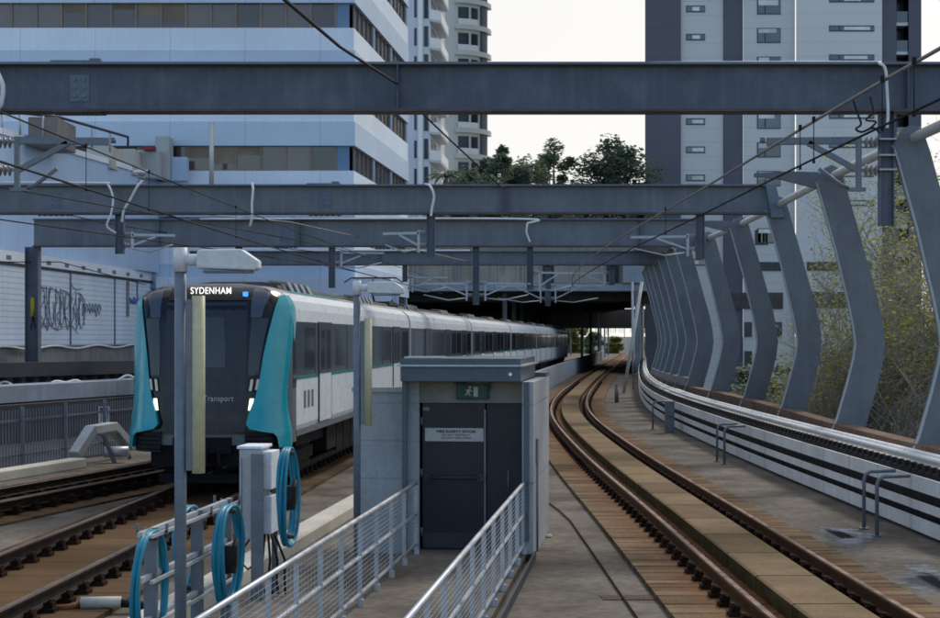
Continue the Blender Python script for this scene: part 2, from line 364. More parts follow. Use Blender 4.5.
def bed_profile(w,z): return [(-w,0.),(-w,z),(w,z),(w,0.)]
tr=thing('railway_track','curving railway track with rusty rails and an ochre concrete plinth between them','railway track',(TR(15),15,0))
b=MB(); b.sweep(bed_profile(1.56,.062),TR,ys_(6,300,2)); b.build('track_slab','bed',tr)
rails_of(tr,TR,6,320,'rail')
fasteners(tr,TR,15.2,110)
y=13.2; i=0
while y<150:
    L_=2.06; b=MB(); w=.37
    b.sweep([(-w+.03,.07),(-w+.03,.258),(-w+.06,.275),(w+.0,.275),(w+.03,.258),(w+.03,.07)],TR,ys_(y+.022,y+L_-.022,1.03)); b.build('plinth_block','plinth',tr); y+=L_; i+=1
tl=thing('railway_track','dark railway track that the teal train stands on','railway track',(TL(15),15,0))
b=MB(); b.sweep(bed_profile(1.5,.062),TL,ys_(6,260,2)); b.build('track_slab','bed_d',tl)
rails_of(tl,TL,6,260,'rail_d'); fasteners(tl,TL,15.5,90)
t2=thing('railway_track','siding track beyond the train track converging on it from the left fence','railway track',(T2(20),20,0))
b=MB(); b.sweep([(-1.35,0.),(-1.35,.035),(1.35,.035),(1.35,0.)],T2,ys_(10,52,2)); b.build('track_slab','bed_d',t2)
for sgn in(-1,1):
    b=MB(); b.sweep([(o*1.25+sgn*.753,z-.004) for o,z in HEAD],T2,ys_(10,50,1.5)); r=b.build('rail','rail_d',t2)
    t=MB(); t.sweep([(sgn*.753-.033,.295),(sgn*.753+.033,.295),(sgn*.753+.033,.297),(sgn*.753-.033,.297)],T2,ys_(10,50,1.5)); t.build('rail_head','rust',r)
    b=MB(); b.sweep([(o+sgn*.60,z-.01) for o,z in HEAD],T2,ys_(24,50,1.5)); b.build('guard_rail','rail_d',t2)
fasteners(t2,T2,20,48,.65)

# ------------------------------------------------------------------ right side: cable trough, kerb, frames
PF=lambda y: TR(y)+3.42
tro=thing('cable_trough','white three tier concrete cable trough curving along the right track','cable trough',(PF(20),20,0))
yy=ys_(12,165,2)
for (z0,z1) in((.06,.28),(.40,.54),(.70,.94)):
    b=MB(); b.sweep([(0,z0),(0,z1),(.035,z1),(.035,z0)],PF,yy); b.build('side_panel','white_trough',tro)
b=MB(); b.sweep([(.14,0),(.14,1.0),(.30,1.0),(.30,0)],PF,yy); b.build('back_board','black',tro)
for (w_,ya,yb) in((1.12,12,62),(.62,62,165)):
    b=MB(); b.sweep([(.30,.98),(.30,1.02),(w_,1.02),(w_,.98)],PF,ys_(ya,yb,2)); b.build('cover_slab','white_trough',tro)
for (o,z,r) in((.36,1.16,.05),(.50,1.19,.055)):
    b=MB(); b.sweep([(o+r*math.cos(a*math.pi/4),z+r*math.sin(a*math.pi/4)) for a in range(8)],PF,yy,smooth=True); b.build('pipe','pipe',tro)
b=MB(); b.sweep([(.62,1.021),(.62,1.14),(.86,1.14),(.86,1.021)],PF,ys_(12,64,2)); b.build('cable_duct','pipe',tro)
cb=MB(); cb.box((.0,0,1.03),(.10,.16,.13)); cb.box((-.04,0,.99),(.06,.2,.05)); CL=cb.mesh('cleat','black')
ps=[]; y=22.
while y<120: ps.append(y); y+=.38
for y in ps[:100]:
    s=slope(PF,y); q=math.hypot(1,s); inst('cleat',CL,tro,(PF(y)+.2/q,y-.2*s/q,0),-math.atan(s))
b=MB()
for y in ps[100:]:
    s=slope(PF,y); q=math.hypot(1,s); b.box((PF(y)+.2/q,y-.2*s/q,1.03),(.1,.16,.13),-math.atan(s))
b.build('cleats','black',tro)['kind']='stuff'
FB = spline([(14,8.65),(22,8.6),(30,8.6),(37,8.68),(45,8.98),(52.5,9.20),(60,9.25),(66,9.15),(73,9.3),(80,9.62),(88,10.15),(100,11.3)])
b=MB(); b.sweep([(-.28,.0),(-.28,1.17),(.1,1.17),(.1,.0)],FB,ys_(14,88,2)); tag(b.build('kerb_wall','brown_kerb'),'low brown stained kerb wall between the feet of the bent frames','kerb')
def frame_poly(w=.34, top=7.0):
    cl=[(-.08,.7),(.12,1.2),(.36,2.05),(.50,2.62),(.55,3.02),(.50,3.45),(.40,3.95),(.05,5.3),(-.30,6.55),(-.40,6.85)]
    Lp=[];Rp=[]
    for i,(x,z) in enumerate(cl):
        a=Vector(cl[max(0,i-1)]); c=Vector(cl[min(len(cl)-1,i+1)]); t=(c-a).normalized(); n=Vector((-t.y,t.x))
        ww=w*(1.0 if i<7 else .92)
        Lp.append((x+n.x*ww,z+n.y*ww)); Rp.append((x-n.x*ww,z-n.y*ww))
    cap=[(-.52,7.06),(-.34,7.14),(-.14,7.06)]
    return Lp+cap+Rp[::-1]
fr_plate=MB(); fr_plate.prism(frame_poly(),-.10,.10)
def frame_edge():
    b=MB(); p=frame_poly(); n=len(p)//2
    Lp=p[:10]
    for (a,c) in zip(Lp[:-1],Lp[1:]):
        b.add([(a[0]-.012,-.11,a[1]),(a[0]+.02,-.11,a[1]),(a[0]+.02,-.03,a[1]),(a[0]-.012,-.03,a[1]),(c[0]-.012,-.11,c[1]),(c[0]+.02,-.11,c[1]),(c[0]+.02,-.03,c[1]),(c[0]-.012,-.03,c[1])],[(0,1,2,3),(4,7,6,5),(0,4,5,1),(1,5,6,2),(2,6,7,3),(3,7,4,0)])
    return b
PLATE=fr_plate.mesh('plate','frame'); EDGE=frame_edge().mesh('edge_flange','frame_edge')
am=MB(); am.prism([(-.62,6.98),(-.45,6.55),(-1.5,6.82),(-2.1,6.88),(-2.1,6.96),(-1.3,7.0)],-.08,.08); ARM=am.mesh('cantilever_arm','frame')
fy=[22.5,30,37,45,52.5,60]+[66.+3.7*i for i in range(7)]
ordn=['first','second','third','fourth','fifth','sixth','seventh','eighth','ninth','tenth','eleventh','twelfth','thirteenth','fourteenth','fifteenth','sixteenth','seventeenth','eighteenth','nineteenth','twentieth','twenty first']
special={1:'nearest bent steel frame in view, cut by the right edge of the photo',2:'wide bent steel frame with a tapered arm, in front of the bare trees',3:'bent steel frame meeting the right end of the second portal beam',4:'bent steel frame just left of the frame at the second beam end',5:'bent steel frame beside the pale strip of tower, before the close row of ribs starts'}
for i,y in enumerate(fy):
    if i==0: continue
    a=-math.atan(slope(FB,y))
    lab=special.get(i,'bent steel rib of the closely spaced far row, %s rib counted from its near end'%ordn[max(0,i-6)])
    t=thing('bent_steel_frame',lab,'steel frame',(FB(y),y,.0),'bent steel frames along the right parapet',a)
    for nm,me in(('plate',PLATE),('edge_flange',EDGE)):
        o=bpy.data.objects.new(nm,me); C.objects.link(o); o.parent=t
    if i in(2,4):
        o=bpy.data.objects.new('cantilever_arm',ARM); C.objects.link(o); o.parent=t
b=MB(); b.tube([(FB(y)-.28,y,6.9) for y in ys_(14,88,3)],.10,10); tag(b.build('roof_tube','tube'),'long pale round tube threading through the tops of the bent frames','tube')
# ribbed noise wall behind the far frames
nw=thing('edge_beam','blue grey edge beam and base rail joining the far bent ribs','edge beam',(FB(68),68,0))
prof=[(.05,.9),(.30,1.2),(.54,2.05),(.68,2.62),(.73,3.02),(.68,3.45),(.58,3.95),(.23,5.3),(-.12,6.55),(-.3,6.95),(-.38,6.92),(-.2,6.5),(.15,5.28),(.5,3.93),(.6,3.43),(.65,3.02),(.6,2.66),(.46,2.1),(.22,1.24),(0,.95)]
b=MB(); b.sweep([(-.2,1.17),(-.2,1.5),(.15,1.5),(.15,1.17)],FB,ys_(66.2,88,2.2)); b.build('base_rail','frame',nw)
b=MB(); b.sweep([(-.34,6.98),(-.42,7.06),(-.9,7.28),(-1.7,7.38),(-1.7,7.32),(-.88,7.2)],FB,ys_(69,88,2.2)); b.build('roof_edge','wallblue',nw)
# hooped grab rails
def hoop(x,y,lab):
    t=MB(); r=.032
    t.tube([(x,y,0),(x,y,.82),(x+.03,y,.90),(x+.11,y,.95),(x+.52,y,.965)],r,8); t.box((x,y,.012),(.13,.13,.02))
    tag(t.build('grab_rail','galv_d'),lab,'grab rail','hooped grab rails beside the cable trough')
hoop(6.50,26.4,'nearest pair of hooped pipes at the trough, the left farther hoop')
hoop(6.46,25.4,'nearest hooped pipe at the trough, right one of its pair')
hoop(6.30,40.8,'left hoop of the middle pair halfway along the trough')
hoop(6.33,39.8,'right hoop of the middle pair halfway along the trough')
hoop(6.32,55.3,'hooped pipe just left of the small grey cabinet post by the trough')
hoop(10.0,98,'farthest hooped pipe close to the raking white pole')
b=MB(); b.bx(6.52,6.80,53.2,53.6,0,1.02); b.bx(6.50,6.82,53.18,53.62,1.02,1.05); b.bx(6.55,6.77,53.17,53.2,.55,.95)
tag(b.build('trackside_cabinet','galv_d',bev=.01),'narrow grey trackside cabinet post standing against the white trough','cabinet')
b=MB(); b.tube([at(623.6,393,91),at(642,282,91)],.09,8); tag(b.build('raking_pole','tube'),'white raking pole leaning right near the tunnel mouth','pole')
b=MB(); b.tube([(at(633,350,128).x,128,0),at(632.5,282,128)],.10,8); tag(b.build('upright_pole','galv'),'upright grey pole at the right edge of the tunnel mouth','pole')
b=MB(); b.tube([(7.15,78,0),(7.15,78,.75)],.10,10); b.tube([(7.15,78,.75),(7.15,78,.9)],.05,8); tag(b.build('marker_bollard','galv_d'),'small grey marker bollard beside the far curve of track','bollard')
# puddles, drain, conduit, stones
def blob(cx,cy,rx,ry,z,m,name,seed,rot=0):
    rr=random.Random(seed); p=[]
    for i in range(28):
        a=2*math.pi*i/28; k=.8+.2*math.sin(3*a+seed)+.12*rr.random()
        x=rx*k*math.cos(a); y=ry*k*math.sin(a); p.append((cx+x*math.cos(rot)-y*math.sin(rot),cy+x*math.sin(rot)+y*math.cos(rot)))
    b=MB(); b.add([(cx,cy,z)]+[(x,y,z) for x,y in p],[(0,1+k,1+(k+1)%28) for k in range(28)],False,[(0,0)]+[(1,0)]*28); return b.build(name,m)
struct(blob(6.0,25.5,.75,2.3,.003,'puddle_rim','damp_ground',1,-.1)); struct(blob(5.9,25.6,.42,1.2,.006,'puddle','puddle',2,-.1))
struct(blob(6.05,20.8,.75,2.6,.003,'puddle_rim','damp_ground',4,-.05)); struct(blob(5.95,20.6,.45,1.5,.006,'puddle','puddle',5,-.05))
b=MB(); b.tube([(1.45,31,.02),(1.62,29,.02),(1.72,27.4,.02),(1.78,24,.02),(1.84,19.8,.02),(1.92,15,.02)],.014,6); tag(b.build('conduit_pipe','clip'),'thin dark conduit pipe lying on the concrete right of the hut','conduit')
dg=thing('drain_grate','slotted rusty drain grate set in the concrete near the track','drain',(1.95,19.4,0))
b=MB(); b.bx(1.6,2.3,19.25,19.6,0.0,.004); b.build('pit','black',dg)
b=MB()
for i in range(13): b.box((1.62+i*.055,19.42,.007),(.016,.34,.005),.25)
b.build('bars','rust',dg)
def pebble(x,y,r,lab,m):
    rr=random.Random(int(x*100)); bm=bmesh.new(); bmesh.ops.create_icosphere(bm,subdivisions=2,radius=r)
    for v in bm.verts: v.co*= .75+.5*rr.random(); v.co.z*=.6
    me=bpy.data.meshes.new('stone'); bm.to_mesh(me); bm.free(); me.materials.append(M[m]); o=bpy.data.objects.new('loose_stone',me); C.objects.link(o); o.location=(x,y,r*.4); tag(o,lab,'stone')
pebble(2.28,19.9,.055,'dark loose stone lying by the drain grate','clip'); pebble(2.6,38.5,.06,'dark loose stone on the rust stained strip near the hut corner','clip')
pebble(1.25,25.3,.05,'pale loose stone at the foot of the hut side wall','whitekerb')
# wall between the tracks
b=MB(); b.sweep([(-2.35,0),(-2.35,1.3),(-2.1,1.3),(-2.1,0)],TR,ys_(64,235,3)); tag(b.build('track_wall','wallgrey'),'low grey concrete wall running between the two tracks into the tunnel','wall')

# ------------------------------------------------------------------ portal beams
def beam(d,y0,y1,x0,x1,lab,st=(),splice=(),flw=.46):
    zt=EYE+(338-y0)*d/F; zb=EYE+(338-y1)*d/F; X0=(x0-470)*d/F; X1=(x1-470)*d/F
    t=thing('portal_beam',lab,'steel beam',((X0+X1)/2,d,zb),'steel beams over the tracks')
    ft=.045
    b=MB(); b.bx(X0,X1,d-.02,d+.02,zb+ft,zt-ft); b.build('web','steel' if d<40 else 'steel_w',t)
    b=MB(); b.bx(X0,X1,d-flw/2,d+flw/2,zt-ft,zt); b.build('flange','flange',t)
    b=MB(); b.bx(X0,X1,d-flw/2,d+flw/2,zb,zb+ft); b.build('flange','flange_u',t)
    for x in st:
        X=(x-470)*d/F; b=MB(); b.bx(X-.012,X+.012,d-flw/2+.02,d-.021,zb+ft,zt-ft); b.build('stiffener','steel',t)
    for x in splice:
        X=(x-470)*d/F; b=MB(); zm=(zt+zb)/2; hh=(zt-zb)*.27
        b.bx(X-.18,X+.18,d-.036,d-.0205,zm-hh,zm+hh)
        p=b.build('splice_plate','flange',t)
        q=MB()
        for ix in(-1,1):
            for iz in(-1,0,1): q.tube([(X+ix*.09,d-.036,zm+iz*hh*.62),(X+ix*.09,d-.065,zm+iz*hh*.62)],.028,6)
        q.build('bolts','galv_d',p)
        q=MB(); q.bx(X-.45,X+.45,d-flw/2+.01,d+flw/2-.01,zb-.02,zb-.001)
        for ix in range(6):
            q.tube([(X-.4+ix*.16,d-.14,zb-.02),(X-.4+ix*.16,d-.14,zb-.06)],.03,6)
        q.build('splice_plate','flange_u',t)
        q=MB(); q.bx(X-.5,X+.45,d-flw/2+.01,d+flw/2-.01,zt+.001,zt+.03); q.bx(X+.2,X+.4,d-.1,d+.1,zt+.031,zt+.09); q.build('splice_plate','flange',t)
    return t,zt,zb
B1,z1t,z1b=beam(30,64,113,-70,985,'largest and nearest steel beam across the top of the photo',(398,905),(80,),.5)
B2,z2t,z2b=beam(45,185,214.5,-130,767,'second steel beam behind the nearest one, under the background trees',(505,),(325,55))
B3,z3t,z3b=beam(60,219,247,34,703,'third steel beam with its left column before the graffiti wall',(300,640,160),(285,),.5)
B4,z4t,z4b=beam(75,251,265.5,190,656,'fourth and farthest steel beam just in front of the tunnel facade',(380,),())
b=MB(); X=at(33,0,60).x; b.bx(X-.22,X+.22,59.97,60.03,.0,z3b); b.bx(X-.25,X-.2205,59.78,60.22,0,z3b); b.bx(X+.2205,X+.25,59.78,60.22,0,z3b)
cl3=b.build('column','steel',B3)
b=MB(); b.bx(X-.08,X+.06,59.94,59.968,z3b-2.6,z3b-1.9); b.build('warning_plate','yellow',cl3)
b=MB()
for k in range(14):
    a=random.Random(k); p=at(33+a.uniform(-3,3),305+a.uniform(0,28),59.955); q=at(33+a.uniform(-3,3),305+a.uniform(0,28),59.955); b.bar(p,q,.03,.03)
b.build('graffiti','graf',cl3)
# left supports that stand outside the photo
for (t,d,zb,x) in((B1,30,z1b,-60),(B2,45,z2b,-120)):
    X=at(x,0,d).x; b=MB(); b.bx(X-.22,X+.22,d-.2,d+.2,0,zb-.001); b.build('column','steel',t)
b=MB(); X=at(975,0,30).x; b.bx(X-.2,X+.2,29.8,30.2,0,z1b-.001); b.build('column','steel',B1)
b=MB(); b.bx(FB(60)-.85,FB(60)-.4,59.8,60.2,z3b,z3b+.3); b.build('end_bracket','frame',B3)
b=MB(); b.prism([(at(764,0,45).x,z2t-.02),(at(774,0,45).x,z2t-.02),(at(783,0,45).x,z2b-.1),(at(770,0,45).x,z2b-.1)],44.75,45.25); b.build('end_plate','flange',B2)
b=MB(); b.bx(at(640,0,75).x,FB(75)-.2,74.8,75.2,z4b+.05,z4t-.1); b.build('end_bracket','frame',B4)
# white conduits and cable loops on the beams
def wcable(pts,lab,r=.028,m='cable_w',name='cable',cat='cable'):
    P=[Vector(p) for p in pts]; out=[]
    for i in range(len(P)-1):
        p0=P[max(0,i-1)];p1=P[i];p2=P[i+1];p3=P[min(len(P)-1,i+2)]
        for k in range(8):
            t=k/8; out.append(.5*((2*p1)+(p2-p0)*t+(2*p0-5*p1+4*p2-p3)*t*t+(3*p1-p0-3*p2+p3)*t**3))
    out.append(P[-1]); b=MB(); b.tube(out,r,6); return tag(b.build(name,m),lab,cat)
wcable([at(640,63.2,29.9),at(760,62.6,29.9),at(868,62.5,29.8),at(880,64,29.7),at(885.5,70,29.65),at(887,90,29.65),at(888,113,29.65),at(887,128,29.65)],'pale cable along the nearest beam top dropping down its right post',.03)
wcable([at(-8,62,29.65),at(0,78,29.6),at(3,88,29.6),at(1,104,29.65),at(-6,112,29.7)],'white cable loop at the left edge of the nearest beam',.045)
wcable([at(0,182.5,44.7),at(100,183,44.7),at(108,185,44.68),at(113,198,44.6),at(111,214,44.6),at(107,226,44.65),at(116,233,44.7)],'white cable looping down the second beam at the far left',.03)
wcable([at(142,181,44.7),at(137,187,44.6),at(130,200,44.6),at(124,210,44.6),at(122,222,44.7)],'white cable curving down below the ceramic insulator on the second beam',.035)
wcable([at(252,183,44.7),at(253,190,44.6),at(252,203,44.6),at(252,217,44.6),at(250,226,44.7)],'white forked cable hanging from the second beam above the train',.035)
wcable([at(425,184,44.7),at(430,186,44.6),at(434,196,44.6),at(432,208,44.6),at(431,216,44.6)],'white cable dropping at the middle of the second beam',.035)
wcable([at(200,219,59.6),at(330,218.6,59.6),at(524,219,59.6),at(527,224,59.5),at(526.5,232,59.5),at(530,242,59.6)],'white cable along the third beam dropping near its middle',.04)
wcable([at(300,250.6,74.7),at(380,250.4,74.7),at(470,250.5,74.7)],'white conduit along the top of the fourth beam',.04)
ins=thing('insulator','ceramic insulator standing on the second beam at left','insulator',at(141,183,45))
b=MB(); p=at(141,183,45)
for k in range(3): b.tube([p+Vector((0,0,.02+.09*k)),p+Vector((0,0,.05+.09*k)),p+Vector((0,0,.08+.09*k))],[.07,.13,.07],10)
b.build('sheds','insul',ins); b=MB(); b.bx(p.x-.2,p.x+.2,44.9,45.1,p.z+.29,p.z+.36); b.build('cap','cabinet_w',ins)

# drop posts with catenary brackets
def drop(x,d,zt,ybot,arms,lab,w=.2):
    X=at(x,0,d).x; zb=at(0,ybot,d).z
    t=thing('catenary_drop_post',lab,'catenary post',(X,d,zb),'catenary posts hanging from the beams')
    b=MB(); b.bx(X-w/2,X+w/2,d-.015,d+.015,zb,zt-.002); b.bx(X-w/2-.02,X-w/2-.001,d-w/2,d+w/2,zb,zt-.002); b.bx(X+w/2+.001,X+w/2+.02,d-w/2,d+w/2,zb,zt-.002); b.build('post','steel',t)
    for (sg,ln,za,zl) in arms:        # side, length, height of the top arm, height of the lower arm
        b=MB(); x0=X+sg*.35; b.bar((x0,d-.02,za),(x0+sg*ln,d-.02,za-.02),.07,.07)
        b.bar((x0,d-.02,zl),(x0+sg*ln*.55,d-.02,za-.05),.055,.055); b.bar((x0,d-.02,zl-.2),(x0,d-.02,za+.08),.07,.07)
        b.tube([(x0,d-.02,zl-.1),(x0+sg*ln*.4,d-.02,zl-.18),(x0+sg*ln*.95,d-.02,zl+.02)],.025,6)
        a=b.build('bracket_arm','galv',t)
        b=MB()
        for zz in(za,zl):
            for k in range(3): b.tube([(X+sg*(.13+.07*k),d-.02,zz),(X+sg*(.155+.07*k),d-.02,zz),(X+sg*(.18+.07*k),d-.02,zz)],[.04,.085,.04],8)
        b.build('insulator','insul',a)
    return t
def big_bracket(X,d,sg,lab):
    t=thing('catenary_bracket',lab,'bracket',(X,d,6.3),'catenary brackets on the nearest beam')
    b=MB(); x0=X+sg*.52; b.bar((x0+sg*1.72,d-.03,6.83),(x0-sg*.02,d-.03,6.85),.11,.13); b.bar((x0+sg*.95,d-.04,6.80),(x0-sg*.05,d-.04,6.25),.09,.10)
    b.bar((x0,d-.03,5.93),(x0,d-.03,6.92),.09,.12); b.bar((x0-sg*.12,d-.05,5.93),(x0+sg*.2,d-.05,5.93),.12,.07); b.tube([(x0+sg*1.8,d-.03,6.80),(x0+sg*1.8,d-.03,6.90)],.05,8); b.build('arm','galv_d',t)
    b=MB(); b.tube([(x0+sg*.2,d-.05,5.96),(x0+sg*.35,d-.05,6.02),(x0+sg*.75,d-.05,6.32)],.04,8); b.build('steady_arm','frame',t)
    b=MB()
    for zz in(6.82,6.30):
        for k in range(3): b.tube([(X+sg*(.16+.09*k),d,zz),(X+sg*(.19+.09*k),d,zz),(X+sg*(.22+.09*k),d,zz)],[.05,.12,.05],10)
        b.bar((X+sg*.1,d,zz),(x0,d,zz),.05,.05)
    b.build('insulator','insul',t)
    b=MB()
    for zz in(6.85,6.55,6.28): b.bx(X-.16,X+.16,d-.16,d+.16,zz,zz+.03)
    b.build('clamp','galv',t)
X=at(886,0,30).x; drop(886,30,z1b,226,(),'tall dark drop post below the right end of the nearest beam',.22); big_bracket(X,30,-1,'grey bracket and insulators on the right drop post before the pale tower')
Xl=at(-10,0,30).x; drop(-10,30,z1b,226,(),'drop post of the nearest beam just past the left edge',.22); big_bracket(Xl,30,1,'grey bracket reaching in from the left edge before the pale blue annex')
drop(120,45,z2b,254,((1,1.2,6.05,5.75),),'drop post below the left end of the second beam with a bracket')
drop(431,45,z2b,257,((-1,1.0,6.1,5.75),),'drop post below the middle of the second beam')
drop(700,45,z2b,259,((-1,1.6,6.0,5.65),),'drop post at the right of the second beam beside the bent frames')
drop(239,60,z3b,262,(),'short drop post of the third beam hidden by the near lamp head')
drop(332,60,z3b,288,((1,1.6,6.35,5.95),),'drop post of the third beam above the first carriage roof')
drop(476,60,z3b,305,((-1,1.7,5.2,4.75),(1,1.7,5.2,4.75)),'long drop post of the third beam with brackets on both sides')
drop(530,60,z3b,290,((1,1.3,5.6,5.1),),'drop post of the third beam left of the beam middle louvre')
drop(548,75,z4b,306,((-1,2.1,5.6,5.0),(1,2.1,5.6,5.0)),'drop post of the fourth beam with twin brackets before the dark tunnel')
drop(612,75,z4b,285,((-1,1.8,6.2,5.7),),'drop post of the fourth beam nearest the close row of ribs')
drop(405,75,z4b,282,((1,1.7,6.0,5.5),),'drop post of the fourth beam beside the office podium corner')
# wires
def wire(pts,lab,r=.016,m='wire'):
    b=MB(); b.tube(pts,r,5,caps=False); return tag(b.build('overhead_wire',m),lab,'overhead wire')
CW=5.14; MW=5.62
def along(fn,z,y0,y1,st,sag=0,span=15,off=0): return [(fn(y)+off,y,z-(sag*4*(((y-30)%span)/span)*(1-((y-30)%span)/span))) for y in ys_(y0,y1,st)]
wire(along(TR,CW,5,76,2.5),'lower contact wire over the right hand track',.013)
wire([(TR(y)+.1,y,MW-.0006*(y-12)*1.) for y in ys_(5,76,2.5)],'upper pale catenary cable over the right hand track',.019,'wire_g')
wire([(TL(y),y,CW+.1) for y in ys_(5,75,2.5)],'thick lower contact wire over the train track at left',.017)
wire([(TL(y)-.05,y,5.85) for y in ys_(5,75,2.5)],'upper catenary cable over the train track at left',.012)
wire([(T2(y)-.2,y,5.35) for y in ys_(12,56,2.5)],'thin contact wire over the siding track at left',.014)
wire([(T2(y)-.2,y,5.95) for y in ys_(12,56,2.5)],'thin catenary cable over the siding track at left',.013)
wire([at(238,-38,12),at(285,0,17),at(340,47,23),at(397,84,29.7)],'thick black cable running down to the middle of the nearest beam',.024)
wire([at(400,92,30.2),at(450,140,37),at(500,186,44),at(560,215,58),at(640,232,75)],'thin cable going on from the nearest beam middle towards the trees',.022)
wire([at(0,262,58),at(60,262,62),at(146,285,80)],'thin cable strung along the top of the tiled wall',.02)
wire([at(0,200,50),at(110,224,56),at(240,244,66),at(420,262,80)],'thin feeder cable crossing before the tiled wall',.018)
wire([at(210,215,45.6),at(290,222,52),at(400,246,66),at(470,262,75)],'pale thin feeder cable sagging above the train roof',.016,'wire_g')
def dropper(fn,y,z0,z1,lab,off=.05):
    b=MB(); x=fn(y)+off; b.tube([(x,y,z0),(x,y,z1)],.006,5); b.box((x,y,z1),(.03,.05,.06)); b.box((x,y,z0),(.025,.04,.05)); tag(b.build('dropper','wire'),lab,'dropper','droppers between the catenary wires')
for k,(y,l) in enumerate(((14.2,'nearest dropper at the clips on the right cable'),(15.2,'second dropper on the right cable before the nearest beam'),(18.0,'right dropper of the close pair before the pale tower'),(18.7,'left dropper of the close pair before the pale tower'),(30.5,'dropper of the right wires left of the second beam end'))): dropper(TR,y,CW,MW-.01,l)
for y,l in((22.5,'dropper between the left wires before the annex wall'),(26,'dropper between the left wires near the roof plant'),(33,'dropper between the left wires above the train cab')): dropper(TL,y,CW+.1,5.85,l,-.02)
wcable([at(853,100,29),at(857,112,28.9),at(861,124,28.9),at(856,129,28.9),at(862,132,28.9),at(873,128,28.9),at(880,133,28.9)],'curly black jumper cable below the right end of the nearest beam',.02,'wire')
wcable([at(870,97,29),at(873,112,28.9),at(866,120,28.9),at(876,122,28.9),at(868,130,28.9)],'second curly jumper cable beside the right drop post',.018,'wire')

# ------------------------------------------------------------------ emergency hut
hut=thing('equipment_hut','small grey steel hut with a dark navy door at the end of the walkway','hut',(-.035,22.7,0),None,-math.atan(.11))
def hp(b,n,m,par=None,bev=0): return b.build(n,m,par or hut,True,bev)
b=MB(); b.bx(.775,.935,0,3.65,0,2.53); hp(b,'wall','hut',bev=.006)
b=MB(); b.bx(-.935,-.865,0.1,3.65,0,2.53); hp(b,'wall','hut')
b=MB(); b.bx(-.865,.775,3.5,3.65,0,2.53); hp(b,'wall','hut')
b=MB(); b.bx(-.94,-.87,0,.095,0,2.53); hp(b,'corner_post','hut_roof')
b=MB(); b.bx(-.865,-.735,.30,.36,.1,2.53); hp(b,'pier','hut_wing')
b=MB(); b.bx(-1.72,-.942,.55,.75,0,2.36); w_=hp(b,'wing_wall','hut_wing'); b=MB(); b.bx(-1.76,-.942,.5,.8,2.362,2.43); hp(b,'coping','hut',w_)
b=MB(); b.bx(.80,.875,-.03,-.001,.28,2.53); hp(b,'downpipe','hut_roof')
b=MB(); b.bx(-.735,.775,.34,.42,2.215,2.53); hp(b,'lintel','hut_beige')
b=MB(); b.bx(-.70,.215,.38,.43,.11,2.21); door=hp(b,'door','door',bev=.005)
b=MB(); b.tube([(-.62,.31,1.14),(.14,.31,1.14)],.022,8); b.bx(-.66,-.58,.30,.378,1.10,1.19); b.bx(.11,.20,.30,.378,1.09,1.20); hp(b,'push_bar','darksteel',door)
b=MB(); b.bx(.20,.225,.352,.379,.35,2.12); hp(b,'astragal','galv_d',door)
b=MB(); b.bx(-.66,.19,.37,.379,1.66,1.85); sg=hp(b,'door_sign','sign_w',door)
text_obj('sign_text','FIRE SAFETY DOOR',.05,'ink',sg,(-.21,.367,1.80),sx=1.2,bold=.002); text_obj('sign_text','DO NOT OBSTRUCT',.036,'ink',sg,(-.21,.367,1.750),sx=1.1,align='CENTER'); text_obj('sign_text','DO NOT KEEP OPEN',.036,'ink',sg,(-.21,.367,1.706),sx=1.2)
for z in(.35,1.2,1.95):
    b=MB(); b.tube([(-.71,.372,z-.06),(-.71,.372,z+.06)],.014,8); hp(b,'hinge','galv_d',door)
b=MB(); b.bx(-.69,.205,.371,.379,.12,.34); hp(b,'kick_plate','darksteel',door)
b=MB(); b.bx(-.69,-.6,.374,.379,2.1,2.15); hp(b,'plate','galv_d',door)
b=MB(); b.bx(.235,.77,.385,.43,.11,2.21); hp(b,'side_panel','door',bev=.005)
b=MB(); b.bx(-.19,.27,.27,.339,2.27,2.49); es=hp(b,'exit_sign','darksteel'); b=MB(); b.bx(-.17,.25,.258,.269,2.285,2.475); ef=hp(b,'sign_face','green',es)
b=MB()   # running figure at a doorway
b.bx(.06,.12,.252,.257,2.31,2.45); b.bar((.0,.254,2.415),(-.025,.254,2.365),.012,.035); b.bar((-.025,.254,2.365),(.015,.254,2.325),.01,.018); b.bar((-.025,.254,2.365),(-.06,.254,2.33),.01,.018); b.bar((-.005,.254,2.41),(.04,.254,2.385),.01,.015); b.bar((-.005,.254,2.41),(-.05,.254,2.395),.01,.015); b.tube([(.008,.252,2.44),(.008,.257,2.44)],.018,10)
hp(b,'pictogram','sign_w',ef)
b=MB(); b.bx(-.23,-.05,.28,.339,2.495,2.525); b.bx(.27,.3,.28,.339,2.4,2.52); hp(b,'light_fitting','darksteel')
b=MB(); b.bx(-.945,.765,-.12,2.85,2.535,2.745); rf=hp(b,'roof','hut_roof',bev=.008)
b=MB(); b.bx(-.985,.81,-.17,2.9,2.747,2.772); hp(b,'roof_lip','galv',rf)
b=MB(); b.bx(-.94,.76,-.11,2.83,2.774,2.86); hp(b,'roof_cap','hut_roof',rf)
b=MB(); b.bx(-.9,-.35,-.06,.4,2.862,2.885); hp(b,'roof_plate','galv',rf)
b=MB(); b.tube([(.62,-.125,2.64),(.62,-.14,2.64)],.025,10); hp(b,'round_light','white',rf)
b=MB(); b.bx(.83,.93,-.02,-.001,.0,.1); hp(b,'base_plate','darksteel')
b=MB(); b.tube([(.55,.36,.95),(.55,.36,1.25)],.012,8); hp(b,'pull_handle','galv_d')
b=MB(); b.bx(.938,.962,.5,.75,1.35,1.7); hp(b,'junction_box','galv_d',None,.005); b=MB(); b.tube([(.952,.62,.05),(.952,.62,1.35)],.014,6); hp(b,'conduit','galv_d')
